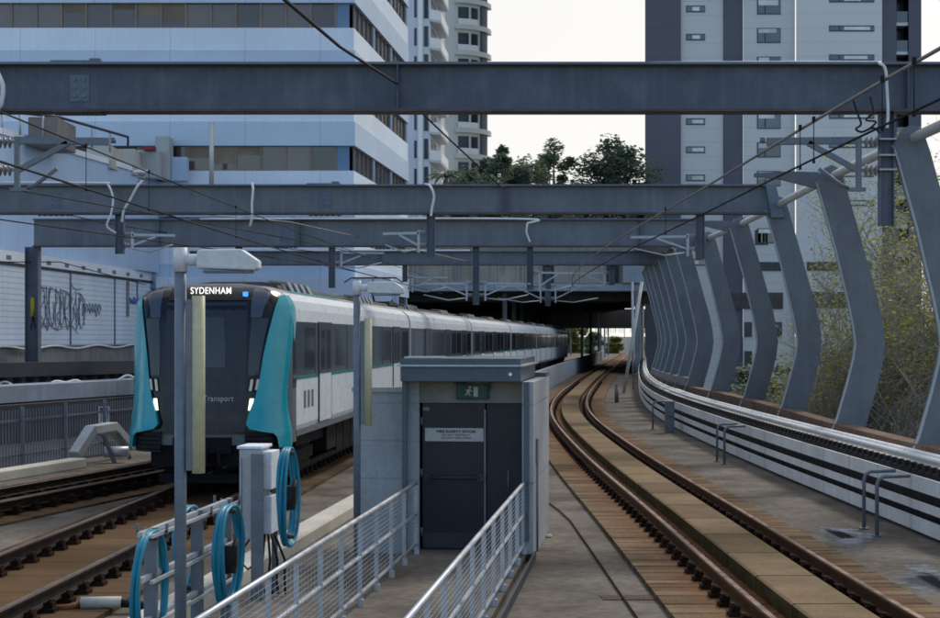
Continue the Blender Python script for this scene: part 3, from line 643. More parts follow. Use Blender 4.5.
b=MB(); b.bx(-.935,.935,2.86,3.7,2.532,2.6); hp(b,'rear_roof','hut_roof')
# walkway handrails
def railing(xs,lab,y0,y1,sp):
    fn=lambda y: xs+.111*(y-22.5)
    t=thing('handrail',lab,'railing',(fn(y1),y1,.1),'galvanised handrails of the walkway')
    for nm,z,r in(('top_rail',1.10,.027),('mid_rail',.66,.022),('bottom_rail',.24,.022)):
        b=MB(); b.tube([(fn(y),y,z) for y in(y0,y1)],r,10); b.build(nm,'galv',t)
    y=y1-.05
    while y>y0:
        b=MB(); b.bar((fn(y),y,.1),(fn(y),y,1.08),.05,.012); b.box((fn(y)+.02,y,.14),(.05,.09,.08)); b.build('post','galv',t); y-=1.1
    b=MB()
    for k in range(15):
        z=.29+k*.053
        b.bar((fn(y0)+.026,y0,z),(fn(y1)+.026,y1,z),0.0035,.0035)
    y=y1
    while y>y0: b.bar((fn(y)+.026,y,.24),(fn(y)+.026,y,1.08),.003,.003); y-=.15
    b.build('mesh_panel','galv',t)
railing(-.775,'left galvanised handrail with wire mesh leading to the hut door',7.5,22.65,1.1)
railing(.745,'right galvanised handrail leading to the hut corner',7.5,22.65,1.1)
b=MB(); b.bar((.93,22.8,.06),(-.72,8,.06),.03,.12); tag(b.build('edge_channel','darksteel'),'dark metal edge channel along the right side of the walkway','channel')

# ------------------------------------------------------------------ lamp posts
def lamp(x,d,ztop,s,lab):
    X=at(x,0,d).x; t=thing('lamp_post',lab,'lamp post',(X,d,0),'lamp posts beside the walkway')
    b=MB(); b.tube([(X,d,0),(X,d,ztop-.2)],.05,14); b.build('pole','pole',t)
    b=MB(); b.tube([(X,d,ztop-.2),(X,d,ztop)],.058,14); b.build('pole_cap','lamp_head',t)
    b=MB(); b.tube([(X+.03,d,ztop-.10),(X+.20,d,ztop-.10)],.05,10); b.build('spigot','lamp_head',t)
    b=MB(); z=ztop-.02
    prof=[(.15,z-.02),(.17,z),(.52,z+.005),(.66,z-.09),(.66,z-.155),(.62,z-.17),(.15,z-.155)]
    b.prism([(X+a,c) for a,c in prof],d-.11,d+.11); b.build('lamp_head','lamp_head',t,bev=.018)
    b=MB(); b.bx(X+.2,X+.6,d-.08,d+.08,z-.19,z-.171); b.build('lens','galv_d',t)
    z0,z1=(2.05,3.5) if s==1 else (1.95,3.42)
    b=MB(); b.bx(X+.052,X+.115,d-.05,d+.05,z0,z1-.03); lb=b.build('light_box','galv_d',t,bev=.006)
    b=MB(); b.tube([(X+.155,d-.03,z0-.02),(X+.155,d-.03,z1)],.055,10); b.build('diffuser','yellow_diff',lb)
lamp(180.5,13.3,3.9,1,'near grey lamp post with a white head in front of the train cab')
lamp(357,22.3,3.95,2,'farther grey lamp post standing left of the hut')

# ------------------------------------------------------------------ white kerb, hose racks, cabinet
kf=lambda y: -2.98+.105*(y-21.3)
b=MB(); b.sweep([(-.2,0),(-.2,.17),(-.17,.2),(.17,.2),(.2,.17),(.2,0)],kf,ys_(12,60,2)); tag(b.build('kerb','whitekerb'),'long pale concrete kerb between the train track and the walkway','kerb')
rk=thing('hose_rack','grey steel channel rack holding the blue hose coils','rack',(-2.82,16.6,0))
rx=lambda y: -3.0+.11*(y-15)
for y in(15.0,16.55,17.7):
    b=MB(); x=rx(y); b.bx(x-.06,x+.06,y,y+.012,0,1.37); b.bx(x-.062,x-.05,y+.0125,y+.08,0,1.37); b.bx(x+.05,x+.062,y+.0125,y+.08,0,1.37); b.build('post','galv_d',rk)
for z in(1.34,.92,.52):
    b=MB(); b.bar((rx(14.7),14.7,z),(rx(17.9),17.9,z),.05,.05); b.bar((rx(14.7)+.1,14.72,z-.02),(rx(17.9)+.1,17.9,z-.02),.03,.03); b.build('cross_bar','galv',rk)
for y in(15.0,16.55,17.7):
    for s in(-1,1):
        b=MB(); b.bar((rx(y)+s*.06,y+.1,1.30),(rx(y)+s*.14,y+.1,1.33),.025,.025); b.bar((rx(y)+s*.14,y+.1,1.30),(rx(y)+s*.14,y+.1,1.40),.025,.025); b.build('hook','galv_d',rk)
def coil(x,y,z,h,w,lab,seed,clamp=False):
    rr=random.Random(seed); t=thing('hose_coil',lab,'hose coil',(x,y,z),'coils of blue hose')
    b=MB()
    for k in range(10):
        n=36; off=rr.uniform(-.04,.04); hh=h*rr.uniform(.95,1.02); ww=w*rr.uniform(.92,1.03); pts=[]; ph=rr.uniform(0,6)
        for i in range(n):
            a=2*math.pi*i/n
            u=ww/2*math.copysign(abs(math.sin(a))**.85,math.sin(a)); v=hh/2*math.cos(a)
            v+= (h-hh)/2
            pts.append((x+off+.11*u+.012*math.sin(2*a+ph),y+u,z+v))
        b.tube(pts,.019,7,closed=True)
    o=b.build('hose','hose',t)
    if clamp:
        b=MB(); b.box((x+.03,y-w/2+.30,z+.02),(.16,.14,.22)); b.box((x+.05,y-w/2+.26,z-.1),(.1,.1,.1)); b.tube([(x,y-w/2+.2,z-.15),(x+.1,y-w/2+.3,z+.2)],.03,8); b.build('coupling','black',t)
    for s in(.45,-.42):
        b=MB(); b.tube([(x-.075,y+.11*0-.02,z+h*s),(x+.075,y-.02,z+h*s)],.03,6); b.build('tie','darksteel',t)
coil(-2.98,14.9,.80,1.10,.90,'blue hose coil hung nearest the camera left of the near lamp post',3)
coil(-2.95,16.7,.93,.92,.80,'blue hose coil half hidden right behind the near lamp post',5)
coil(-2.52,16.75,.87,1.05,.90,'blue hose coil with a black coupling between lamp post and cabinet',8,True)
cab=thing('electrical_cabinet','grey electrical cabinet on a steel post with white side panels','cabinet',(-2.62,19.5,0))
b=MB(); b.box((-2.64,19.62,1.265),(.26,.50,1.08),-.11); bx_=b.build('case','cabinet',cab,bev=.012)
b=MB(); b.box((-2.64,19.62,1.825),(.31,.55,.035),-.11); b.build('lid','cabinet_w',bx_,bev=.008)
for z in(1.54,1.0):
    b=MB(); b.box((-2.445,19.64,z),(.12,.44,.46),-.11); b.build('side_door','cabinet_w',cab,bev=.008)
b=MB(); b.bx(-2.63,-2.49,19.28,19.33,0,1.75); b.bx(-2.64,-2.631,19.28,19.36,0,1.75); b.build('post','galv_d',cab)
b=MB(); b.bx(-2.45,-2.38,19.75,19.82,0,1.5); b.build('post','galv_d',cab)
b=MB(); b.bx(-2.775,-2.765,19.4,19.85,.9,1.65); b.tube([(-2.76,19.34,.85),(-2.76,19.34,1.7)],.008,6); b.build('door_edge','galv_d',cab)
for k in range(4):
    b=MB(); b.tube([(-2.5+.04*k,19.5,.76),(-2.52+.09*k,19.45,.45),(-2.56+.1*k,19.5,.2),(-2.5+.08*k,19.6,.02)],.016,6); b.build('cable','black',cab)
b=MB(); pts=[(-2.66,19.3,.72),(-2.74,19.28,.6),(-2.76,19.28,.45),(-2.68,19.3,.36),(-2.6,19.32,.42)]; b.tube(pts,.014,6); b.build('cable','black',cab)
coil(-2.20,19.35,1.24,1.16,.78,'blue hose coil hung on the right side of the grey cabinet',11,True)
# pipe sleeve on the slab near the bottom left corner
ps_=thing('pipe_sleeve','pale short pipe sleeve lying beside the rail at the bottom left','pipe',(-4.2,18.2,.1))
b=MB(); b.tube([(-4.45,18.3,.12),(-4.0,18.35,.12)],.07,12); b.build('sleeve','whitekerb',ps_); b=MB(); b.tube([(-4.0,18.35,.11),(-3.85,18.36,.10),(-3.6,18.3,.07),(-3.2,18.4,.05)],.05,8); b.build('hose_end','black',ps_); b=MB(); b.tube([(-4.47,18.3,.1),(-4.6,18.2,.08),(-4.75,18.3,.06)],.04,8); b.build('hose_end','rust',ps_)

# ------------------------------------------------------------------ train
train=thing('metro_train','white and grey metro train with teal front corners and a lit destination display','train',(TL(29.8),29.8,0))
HALF=[(1.46,1.26),(1.53,1.45),(1.53,3.48),(1.51,3.70),(1.44,3.88),(1.25,4.04),(.85,4.16),(.4,4.21)]
SEC=HALF+[(-x,z) for x,z in HALF[::-1]]
def rake(z): return .30*max(0,(z-1.3)/2.9)**1.6
d0=29.8
for k in range(6):
    d1=d0+22.1; A=Vector((TL(d0),d0)); B_=Vector((TL(d1),d1)); ang=-math.atan((B_.x-A.x)/(d1-d0)); Ln=21.75
    y0=1.35 if k==0 else .1
    b=MB(); b.prism(SEC,y0,Ln); car=b.build('carriage','trainwhite',None); car.parent=train; car.location=(A.x-train.location.x,A.y-train.location.y,0); car.rotation_euler=(0,0,ang)
    def cp(b,n,m,par=None,bev=0): return b.build(n,m,par or car,True,bev)
    # roof skin
    RS=[(x*1.004,z+.006) for x,z in SEC if z>3.9]
    b=MB(); b.prism(RS,y0+.3,Ln-.02); cp(b,'roof','trainroof')
    b=MB()
    for s in(-1,1):
        b.prism([(s*.42,4.19),(s*.95,4.15),(s*.92,4.22),(s*.5,4.255)],y0+1.2,Ln-1.0)
    cp(b,'roof_fairing','roofbrown')
    for (ya,yb) in((3.0,6.6),(13.5,17.2)):
        b=MB(); b.prism([(-.98,4.12),(.98,4.12),(.92,4.26),(.5,4.30),(-.5,4.30),(-.92,4.26)],ya,yb); rb=cp(b,'air_conditioner','roofbrown')
        for q in range(4): b=MB(); b.prism([(.55,4.31),(.92,4.27),(1.02,4.10),(1.05,4.12),(.95,4.31),(.56,4.345)],ya+.5+q*.75,ya+.85+q*.75); cp(b,'louvre','trainroof',rb)
    if k%2==0:
        b=MB(); b.prism([(1.2,4.06),(.97,4.13),(.97,4.14),(1.2,4.075)],y0+1.5,9.); cp(b,'teal_roof_stripe','teal')
    for s in(-1,1):
        ye=Ln-.05; ys0=y0+.05
        b=MB(); b.bx(s*1.531,s*1.539,ys0,ye,2.42,3.47); cp(b,'window_band','sideglass')
        b=MB(); b.bx(s*1.531,s*1.537,ys0,ye,2.34,2.418); cp(b,'teal_stripe','teal_d')
        b=MB(); b.bx(s*1.5,s*1.535,ys0,ye,1.24,1.36); cp(b,'sill_band','traingrey')
        for yd in(4.0,10.6,17.3):
            for h in(0,1):
                ya=yd+h*.78; b=MB(); b.bx(s*1.54,s*1.556,ya+.012,ya+.768,1.40,3.49); dr=cp(b,'door','trainwhite')
                b=MB(); b.bx(s*1.5565,s*1.560,ya+.012,ya+.768,2.40,3.488); dw=cp(b,'door_window','sideglass',dr); b=MB(); b.bx(s*1.5605,s*1.563,ya+.14,ya+.64,2.45,3.32); cp(b,'door_glass','glass',dr)
            for (g0,g1) in((yd-.06,yd-.0),(yd+1.57,yd+1.63)): b=MB(); b.bx(s*1.54,s*1.552,g0,g1,1.38,3.5); cp(b,'door_gap','black')
        for (ya,yb) in((y0+.9,3.4),(6.3,7.9),(8.2,9.9),(12.9,14.6),(14.9,16.6),(19.6,21.2)):
            if yb-ya>.6: b=MB(); b.bx(s*1.5395,s*1.543,ya,yb,2.52,3.36); cp(b,'window','glass')
            b=MB(); b.bx(s*1.5395,s*1.547,yb+.1,yb+.2,2.42,3.47); cp(b,'window_pillar','doorgrey')
    b=MB(); b.bx(-1.3,1.3,y0+1.2,Ln-1.2,.95,1.25); cp(b,'underframe','underframe')
    rr=random.Random(k); b=MB(); y=6.0
    while y<15.5:
        w=rr.uniform(.7,1.6)
        zc=.50+rr.uniform(0,.2)
        for s in(-1,1): b=MB(); b.bx(s*.75,s*1.38,y,y+w-.1,zc,1.23); cp(b,'equipment_case','underframe')
        y+=w
    for yb in(3.3,18.4):
        b=MB(); b.bx(-1.25,1.25,yb-1.6,yb+1.6,.62,.86)
        for s in(-1,1): b.bx(s*1.0,s*1.2,yb-1.5,yb+1.5,.5,.9); b.tube([(s*1.1,yb,.9),(s*1.1,yb,1.2)],.2,10)
        bg=cp(b,'bogie','underframe')
        for dy in(-1.15,1.15):
            for sw in(-1,1): b=MB(); b.tube([(sw*.69,yb+dy,.72),(sw*.82,yb+dy,.72)],.425,20); cp(b,'wheel','underframe',bg)
    if k<5:
        b=MB(); b.prism([(x*.90,z*.96+.1) for x,z in SEC],Ln-.05,Ln+.5); cp(b,'gangway','black')
    if k==1:
        b=MB(); z=4.38
        b.bx(-.7,.7,1.0,2.6,4.22,4.36); b.bar((0,2.3,z),(.1,.8,4.86),.06,.06); b.bar((.1,.8,4.86),(0,2.1,5.16),.05,.05); b.bar((-.75,2.1,5.18),(.75,2.1,5.18),.08,.04); b.bar((-.75,2.35,5.18),(.75,2.35,5.18),.08,.04); b.bar((-.75,2.1,5.18),(-1.0,2.1,5.02),.04,.04); b.bar((.75,2.1,5.18),(1.0,2.1,5.02),.04,.04)
        cp(b,'pantograph','darksteel')
    if k==0:
        # cab: horizontal slices of a nose that is rounded in plan and leans back
        def yc(x):
            a=abs(x)
            return .14*a*a if a<1 else .14+.30*(a-1)+.95*((a-1)/.55)**2.2*.55
        def lean(z): return rake(z)+(0 if z<3.75 else 1.5*(z-3.75)**1.6)
        def wz(z):
            for (xa,za),(xb,zb) in zip(HALF[:-1],HALF[1:]):
                if za<=z<=zb: return xa+(xb-xa)*(z-za)/(zb-za)
            return 1.46
        def patch(fa,fb,zs,off,n=6,name='panel',m='mask',par=None,th=.03):
            vs=[]
            for i,z in enumerate(zs):
                a=fa[i] if isinstance(fa,(list,tuple)) else fa; c=fb[i] if isinstance(fb,(list,tuple)) else fb
                for j in range(n+1):
                    x=a+(c-a)*j/n; vs.append((x,yc(x)+lean(z)-off,z))
            k=n+1; q=len(vs); vs+=[(x,y+th,z) for x,y,z in vs]; fs=[]; nz_=len(zs)
            for i in range(nz_-1):
                for j in range(n):
                    fs.append((i*k+j,i*k+j+1,i*k+k+j+1,i*k+k+j)); fs.append((q+i*k+j,q+i*k+k+j,q+i*k+k+j+1,q+i*k+j+1))
            for i in range(nz_-1):
                for j in(0,n): fs.append((i*k+j,i*k+k+j,q+i*k+k+j,q+i*k+j))
            for j in range(n):
                for i in(0,nz_-1): fs.append((i*k+j,i*k+j+1,q+i*k+j+1,q+i*k+j))
            b=MB(); b.add(vs,fs,True); o=b.build(name,m,par or car,True)
            md=o.modifiers.new('e','EDGE_SPLIT'); md.split_angle=R(40); return o
        zl=[1.15,1.3,1.6,2.0,2.5,3.0,3.48,3.70,3.88,4.04,4.13,4.19]; vs=[]; K=15
        for z in zl:
            w_=wz(max(z,1.45)) if z<3.5 else wz(z)
            for j in range(K):
                x=-w_+2*w_*j/(K-1); vs.append((x,min(1.34,yc(x)+lean(z)+.015),z))
            vs+=[(w_,1.36,z),(-w_,1.36,z)]
        k_=K+2; fs=[tuple(range(k_)),tuple(len(vs)-k_+j for j in range(k_))]
        for i in range(len(zl)-1):
            for j in range(k_): fs.append((i*k_+j,i*k_+(j+1)%k_,(i+1)*k_+(j+1)%k_,(i+1)*k_+j))
        b=MB(); b.add(vs,fs,True); cabp=b.build('cab','traingrey',car,True); md=cabp.modifiers.new('e','EDGE_SPLIT'); md.split_angle=R(35)
        for sd_ in(-1,1):
            b=MB(); b.bx(sd_*1.531,sd_*1.538,.98,1.34,2.2,3.45); b.build('side_window','glass',car,True)
        zm=[1.36,1.6,2.0,2.5,3.0,3.4,3.75,3.9,4.02,4.10]
        patch([-.95,-.98,-1.04,-1.12,-1.17,-1.27,-1.33,-1.33,-1.22,-1.05],[.95,.98,1.04,1.12,1.17,1.27,1.33,1.33,1.22,1.05],zm,.02,14,'front_mask','mask')
        patch(-.74,.80,[1.40,1.8,2.4,3.0,3.5,3.82],.032,8,'front_door','maskdoor')
        ed=[o for o in car.children if o.name.startswith('front_door')][-1]
        patch(-.36,.42,[2.60,3.0,3.3,3.54],.040,5,'door_window','cabglass',ed,.012)
        zt2=[1.10,1.30,1.37,1.41,1.46,1.55,1.76,2.04,2.3,2.8,3.2,3.5,3.75,3.90,3.97]
        ti=[1.34,1.32,1.27,1.08,.86,.80,.86,.97,1.03,1.09,1.16,1.22,1.27,1.30,1.32]; to=[1.50,1.50,1.50,1.50,1.495,1.49,1.465,1.45,1.46,1.495,1.52,1.525,1.505,1.44,1.40]
        wb=[.22]*7+[.2,.22,.26,.28,.30,.30,.25,.2]
        for sd_ in(-1,1):
            bulge=[.15,.15,.15,.15,.145,.135,.11,.08,.06,.05,.045,.04,.035,.03,.03]
            vs=[]; n=7
            for z,a,c,bu,wk in zip(zt2,ti,to,bulge,wb):
                for j in range(n+1):
                    x=a+(c-a)*j/n; y=yc(x)+lean(z)-bu*(1-.4*j/n) 
                    vs.append((sd_*(x+.012+.05*max(0,(1.9-z)/.8)),min(y,1.2),z))
                yb_=min(1.33,yc(c)+lean(z)+wk); vs.append((sd_*(min(c+.03,1.545)),yb_,z)); vs.append((sd_*(c-.2),yb_,z)); vs.append((sd_*(a),yc(a)+lean(z)+.12,z))
            k2=n+4; fs=[tuple(range(k2)),tuple(len(vs)-k2+j for j in range(k2))]
            for i in range(len(zt2)-1):
                for j in range(k2): fs.append((i*k2+j,i*k2+(j+1)%k2,(i+1)*k2+(j+1)%k2,(i+1)*k2+j))
            b=MB(); b.add(vs,fs,True); tf=b.build('teal_fairing','teal',car,True); md=tf.modifiers.new('e','EDGE_SPLIT'); md.split_angle=R(55)
            lb_=patch(sd_*.80,sd_*1.38,[1.02,1.2,1.395],.06,5,'louvre_box','black',None,.3)
            for q in range(4): patch(sd_*.83,sd_*1.34,[1.06+q*.08,1.09+q*.08],.085,4,'louvre','underframe',lb_,.03)
            patch([sd_*1.04,sd_*1.06,sd_*1.10,sd_*1.16,sd_*1.16,sd_*1.02],[sd_*.86]*6,[3.53,3.56,3.75,3.90,4.0,4.08],.030,4,'shoulder_panel','shoulder',None,.012)
            patch([sd_*.84,sd_*.84,sd_*.86,sd_*.88],[sd_*1.02,sd_*1.06,sd_*1.12,sd_*1.18],[2.45,2.8,3.2,3.52],.030,4,'windscreen','cabglass',None,.012)
            for (x0,x1,z0,z1,lit) in((.87,.96,2.16,2.38,0),(.98,1.07,2.18,2.38,0),(.86,.97,1.80,2.02,1)):
                hs=patch([sd_*(x0-.03),sd_*x0],[sd_*(x1-.03),sd_*x1],[z0-.02,z1+.02],.034,2,'lamp_housing','black',None,.02)
                patch([sd_*(x0-.01),sd_*(x0+.02)],[sd_*(x1-.05),sd_*(x1-.02)],[z0,z1],.044,2,'headlight' if lit else 'marker_light','head' if lit else 'lampoff',hs,.012)
        f=rake(2.0)
        b=MB(); b.bar((-.05,.02+rake(2.62),2.60),(.30,.0+rake(2.95),2.98),.02,.02); b.build('wiper','black',car,True)
        ds=patch(-.72,.86,[3.86,3.98,4.10],.035,6,'destination_display','black',None,.05)
        text_obj('destination_text','SYDENHAM',.175,'dest',ds,(.10,lean(3.98)-.105,4.035),sx=.80,bold=.001)
        b=MB(); b.box((.73,yc(.73)+lean(3.97)-.05,3.975),(.09,.04,.09)); b.build('blue_lamp','bluelamp',ds,True)
        text_obj('operator_text','Transport',.15,'sign_w',ed,(.31,f-.042,2.02),sx=.85,bold=.001)
        b=MB()
        for q in range(5):
            a=R(30+30*q); b.prism([(-.02+.02*math.cos(a-.5),2.02+.02*math.sin(a-.5)),(-.02+.075*math.cos(a),2.02+.085*math.sin(a)),(-.02+.02*math.cos(a+.5),2.02+.02*math.sin(a+.5))],f-.043,f-.030)
        b.build('operator_emblem','sign_w',ed,True)
        b=MB(); b.bx(-1.0,1.0,.12,1.2,.75,1.34); b.bx(-.55,.55,-.02,.12,1.0,1.3); cp(b,'coupler_bay','underframe')
        b=MB(); b.tube([(0,.2,.95),(0,-.38,.95)],.13,10); b.box((0,-.40,.95),(.34,.16,.34)); b.tube([(-.3,.0,1.1),(-.35,-.15,.8),(-.25,.05,.6)],.03,6); b.tube([(.3,.0,1.1),(.36,-.15,.8),(.25,.05,.6)],.03,6); b.bx(-.9,.9,.3,.4,.42,.60); cp(b,'coupler','underframe')
        # side decals
        for q in range(3):
            b=MB(); b.bx(1.531,1.534,2.2+q*.45,2.45+q*.45,1.75,2.1); b.build('side_decal','traingrey',car,True)
    d0=d1

# ------------------------------------------------------------------ left: fence, kerb, walls
fence=thing('palisade_fence','grey steel palisade fence left of the siding track','fence',(-11,37.5,0))
A=Vector((-13.2,27.3,0)); Bv=Vector((-9.35,45.0,0)); dv=(Bv-A); L_=dv.length; dv.normalize()
b=MB(); n=int(L_/.15)
for i in range(n):
    p=A+dv*(i*.15); b.box((p.x,p.y,.76),(.04,.015,1.36),math.atan2(dv.y,dv.x)); 
b.build('pales','fence',fence)
for z in(.35,1.18): b=MB(); b.bar(A+dv*0+Vector((.03,0,z)),Bv+Vector((.03,0,z)),.04,.05); b.build('rail','fence',fence)
for i in range(9):
    p=A+dv*(L_/8*i)+Vector((.06,0,0)); b=MB(); b.box((p.x,p.y,.75),(.08,.08,1.5)); b.build('post','fence',fence)
b=MB(); b.add([(-13.3,27.0,.004),(-9.45,45,.004),(-7.9,52,.004),(-26,62,.004),(-26,27,.004)],[(0,1,2,3,4)]); struct(b.build('service_road','road'))
sp=at(104,415,43.2); sgn_=thing('warning_sign','small white and red warning sign fixed to the palisade fence','sign',sp)
b=MB(); b.box(sp,(.28,.02,.46)); b.build('board','white',sgn_); b=MB(); b.box(sp+Vector((0,-.013,.14)),(.24,.006,.13)); b.build('red_panel','red',sgn_)
b=MB()
for q in range(4): b.box(sp+Vector((0,-.013,.03-q*.055)),(.2-.03*(q%2),.005,.022))
b.box(sp+Vector((0,-.018,.14)),(.16,.005,.03)); b.build('lettering','ink',sgn_)
lk=thing('guard_bracket','pale angular steel guard bracket standing beside the siding track','bracket',(-9.2,39.4,0))
P=[at(75,455,39.3),at(91,430,39.9),at(112,426.5,41.2),at(128,445,42.2)]
b=MB()
for a,c in zip(P[:-1],P[1:]): b.bar(a,c+(c-a).normalized()*.05,.30,.22)
b.build('arch','cabinet',lk,bev=.02)
b=MB(); b.bar(P[1]+Vector((.25,.2,-.1)),P[1]+Vector((.5,.4,-.85)),.08,.08); b.build('strut','galv_d',lk); b=MB(); b.bar(P[2]+Vector((.1,.1,-.1)),P[2]+Vector((.4,.3,-.85)),.08,.08); b.build('strut','galv_d',lk)
b=MB(); q=at(116,452,40.5); b.tube([q+Vector((-.3,0,.0)),q+Vector((.3,.1,.0))],.14,12); tag(b.build('steel_drum','galv'),'small grey drum lying under the angular guard bracket','drum')
b=MB(); 
for (a,c) in(((-12.4,27.2),(-9.55,39.0)),): b.bar((a[0],a[1],.11),(c[0],c[1],.11),.45,.24)
tag(b.build('kerb','whitekerb',bev=.03),'pale concrete kerb trough between the palisade fence and the siding track','kerb')
def longbar(name,m,x0,y0,x1,y1,d0,d1,h0,h1,w,lab,cat,ext=.6):
    a=at(x0,y0,d0); c=at(x1,y1,d1); t=c-a; a=a-t*ext; c=c+t*ext*.6
    o=thing(name,lab,cat,(a.x,a.y,0)); b=MB(); n=Vector((-t.y,t.x,0)).normalized()*w
    vs=[]
    for p in(a,c):
        for q in(Vector((0,0,0)),n):
            vs+=[p+q+Vector((0,0,h0)),p+q+Vector((0,0,h1))]
    b.add(vs,[(0,1,3,2),(4,6,7,5),(0,4,5,1),(2,3,7,6),(0,2,6,4),(1,5,7,3)]); b.build('beam',m,o); return o,a,c
lo,a_,c_=longbar('edge_girder','girder',0,395,133,387,47.5,55,-.25,.25,1.2,'pale long girder just above the top of the palisade fence','girder')
b=MB(); b.bar(a_+Vector((.1,0,-1.0)),c_+Vector((.1,0,-1.0)),.6,1.4); b.build('lower_web','darksteel',lo)
lo,a_,c_=longbar('slotted_girder','girder',0,383,133,378,51,59,-.16,.18,1.0,'pale slotted girder under the dark gap at the foot of the wall','girder')
for q in range(22):
    p=a_.lerp(c_,q/22); b=MB(); b.box((p.x+.06,p.y-.12,p.z),(.16,.3,.30)); b.build('slot','darksteel',lo); b=MB(); b.bar(a_+Vector((.2,.2,-.5)),c_+Vector((.2,.2,-.5)),.5,.66); b.build('lower_web','darksteel',lo)
b=MB(); b.bar(a_+Vector((.3,.3,.42)),c_+Vector((.3,.3,.42)),.5,.46); b.build('upper_web','darksteel',lo)
po=thing('wall_parapet','streaked grey concrete parapet at the foot of the tiled graffiti wall','parapet',(-17.2,60,0))
WP=lambda y: -21.3+.07*y
b=MB(); b.sweep([(-.45,1.9),(-.45,2.82),(0,2.82),(0,1.9)],WP,ys_(38,81.3,4)); b.build('beam','concrete',po)
b=MB(); b.sweep([(-.6,2.825),(-.6,2.86),(.06,2.86),(.06,2.825)],WP,ys_(38,81.3,4)); b.build('capping','girder',po)
b=MB(); b.sweep([(-.3,-3),(-.3,1.895),(-.1,1.895),(-.1,-3)],WP,ys_(38,81.3,4)); b.build('lower_web','darksteel',po)
b=MB(); pts=[]
for q in range(81):
    y=40+q*.5; pts.append((WP(y)+.1,y,2.78+.06*math.sin(q*.55)))
b.tube(pts,.045,6); b.build('cable','cable_w',po)
b=MB(); pts=[]
for q in range(61):
    t=q/60; p=at(-40+190*t,390-10*t+4*math.sin(q*.33)+2*math.sin(q*.8),49+7*t); pts.append(p)
b.tube(pts,.045,6); tag(b.build('slack_cable','cable_w'),'slack white cable looping along the girder above the fence','cable')
# tiled graffiti wall
WX=lambda y: -22+.07*y
annex=thing('annex_building','low pale blue annex with white tiled lower wall, graffiti and a stepped roofline','building',(WX(60),60,-7))
def wq(y0,y1,z0,z1,off,th,m,n,par=None,fn=WX):
    b=MB(); b.slab([(fn(y0)+off,y0),(fn(y1)+off,y1),(fn(y1)+off-th,y1),(fn(y0)+off-th,y0)],z0,z1); return b.build(n,m,par or annex)
tw=wq(38,81.8,-7,5.95,0,.6,'tile','tiled_wall')
wq(38,81.8,5.952,6.06,.06,.5,'darksteel','dark_cap',tw); bd=wq(38,81.8,6.062,6.5,.02,.5,'annex_w','white_band')
for q in range(16): wq(45+q*2.3,45.5+q*2.3,6.16,6.32,.035,.01,'galv_d','vent',bd)
for yv in(79.,68.7,75.2): wq(yv,yv+.10,2.0,5.95,.05,.05,'galv_d','joint_strip',tw)
wq(77.2,77.5,4.2,5.9,.08,.07,'concrete','pipe_box',tw)
UX=lambda y: -29+.16*y
wq(38,81.8,6.5,8.3,-2.0,.5,'annex_w','terrace_wall'); wq(38,81.8,6.5,11.3,0,.4,'annex','upper_wall',None,UX); wq(38,81.8,11.302,11.55,.08,.6,'annex_w','coping',None,UX)
b=MB(); b.slab([(UX(38)-.4,38),(UX(81.8)-.4,81.8),(-40,81.8),(-40,38)],10.9,11.1); b.build('roof','roofbox',annex)
b=MB(); b.slab([(WX(38)-.5,38),(WX(81.8)-.5,81.8),(UX(81.8)-1.,81.8),(UX(38)-8.,38)],6.3,6.48); b.build('terrace_roof','annex_w',annex)
# graffiti strokes on the tiled wall
def wp(px,py):
    k=(px-470)/F; d=-21.96/(k-.07); return Vector((WX(d)+.035,d,EYE-(py-338)*d/F))
rr=random.Random(21); b=MB()
def scrib(P):
    out=[]
    for i in range(len(P)-1):
        p0=P[max(0,i-1)];p1=P[i];p2=P[i+1];p3=P[min(len(P)-1,i+2)]
        for k in range(6):
            t=k/6; x,y=[.5*((2*p1[c])+(p2[c]-p0[c])*t+(2*p0[c]-5*p1[c]+4*p2[c]-p3[c])*t*t+(3*p1[c]-p0[c]-3*p2[c]+p3[c])*t**3) for c in(0,1)]
            out.append(wp(x,y))
    out.append(wp(*P[-1])); b.tube(out,.017,4)
for q in range(9):
    x0=41+q*4.9; top=288+q*.6+rr.uniform(-3,3); bot=326+rr.uniform(-4,4)
    scrib([(x0+rr.uniform(-1,1),top),(x0+rr.uniform(-1.5,1.5),(top+bot)/2),(x0+rr.uniform(0,2),bot),(x0+3+rr.uniform(0,2),bot-rr.uniform(4,14)),(x0+rr.uniform(2,4),top+rr.uniform(4,14))])
    scrib([(x0+rr.uniform(0,5),top+rr.uniform(0,8)),(x0+rr.uniform(2,8),top+rr.uniform(6,16)),(x0+rr.uniform(-1,4),bot-rr.uniform(8,18)),(x0+rr.uniform(4,8),bot-rr.uniform(0,6))])
for q in range(4): scrib([(41+q*10+rr.uniform(-1,1),284+rr.uniform(0,8)),(46+q*10,287+rr.uniform(0,5)),(52+q*10,292+rr.uniform(-4,6))])
scrib([(41,322),(46,327),(50,325),(58,330),(66,326),(73,327),(78,333)])
for q in range(6):
    x0=83+q*3.1; scrib([(x0,303+rr.uniform(-2,2)),(x0+rr.uniform(-.5,1),315+rr.uniform(-3,2)),(x0+2,309),(x0+1,304),(x0+3,312+rr.uniform(-3,3))])
b.build('graffiti','graf',tw)
b=MB()
for q in range(9): b.bar(wp(128+q*2.0,297+rr.uniform(0,3)),wp(129.5+q*2.0,304-rr.uniform(0,3)),.08,.08)
b.bar(wp(128,301),wp(146,300),.08,.08); b.build('graffiti','graf_b',tw)
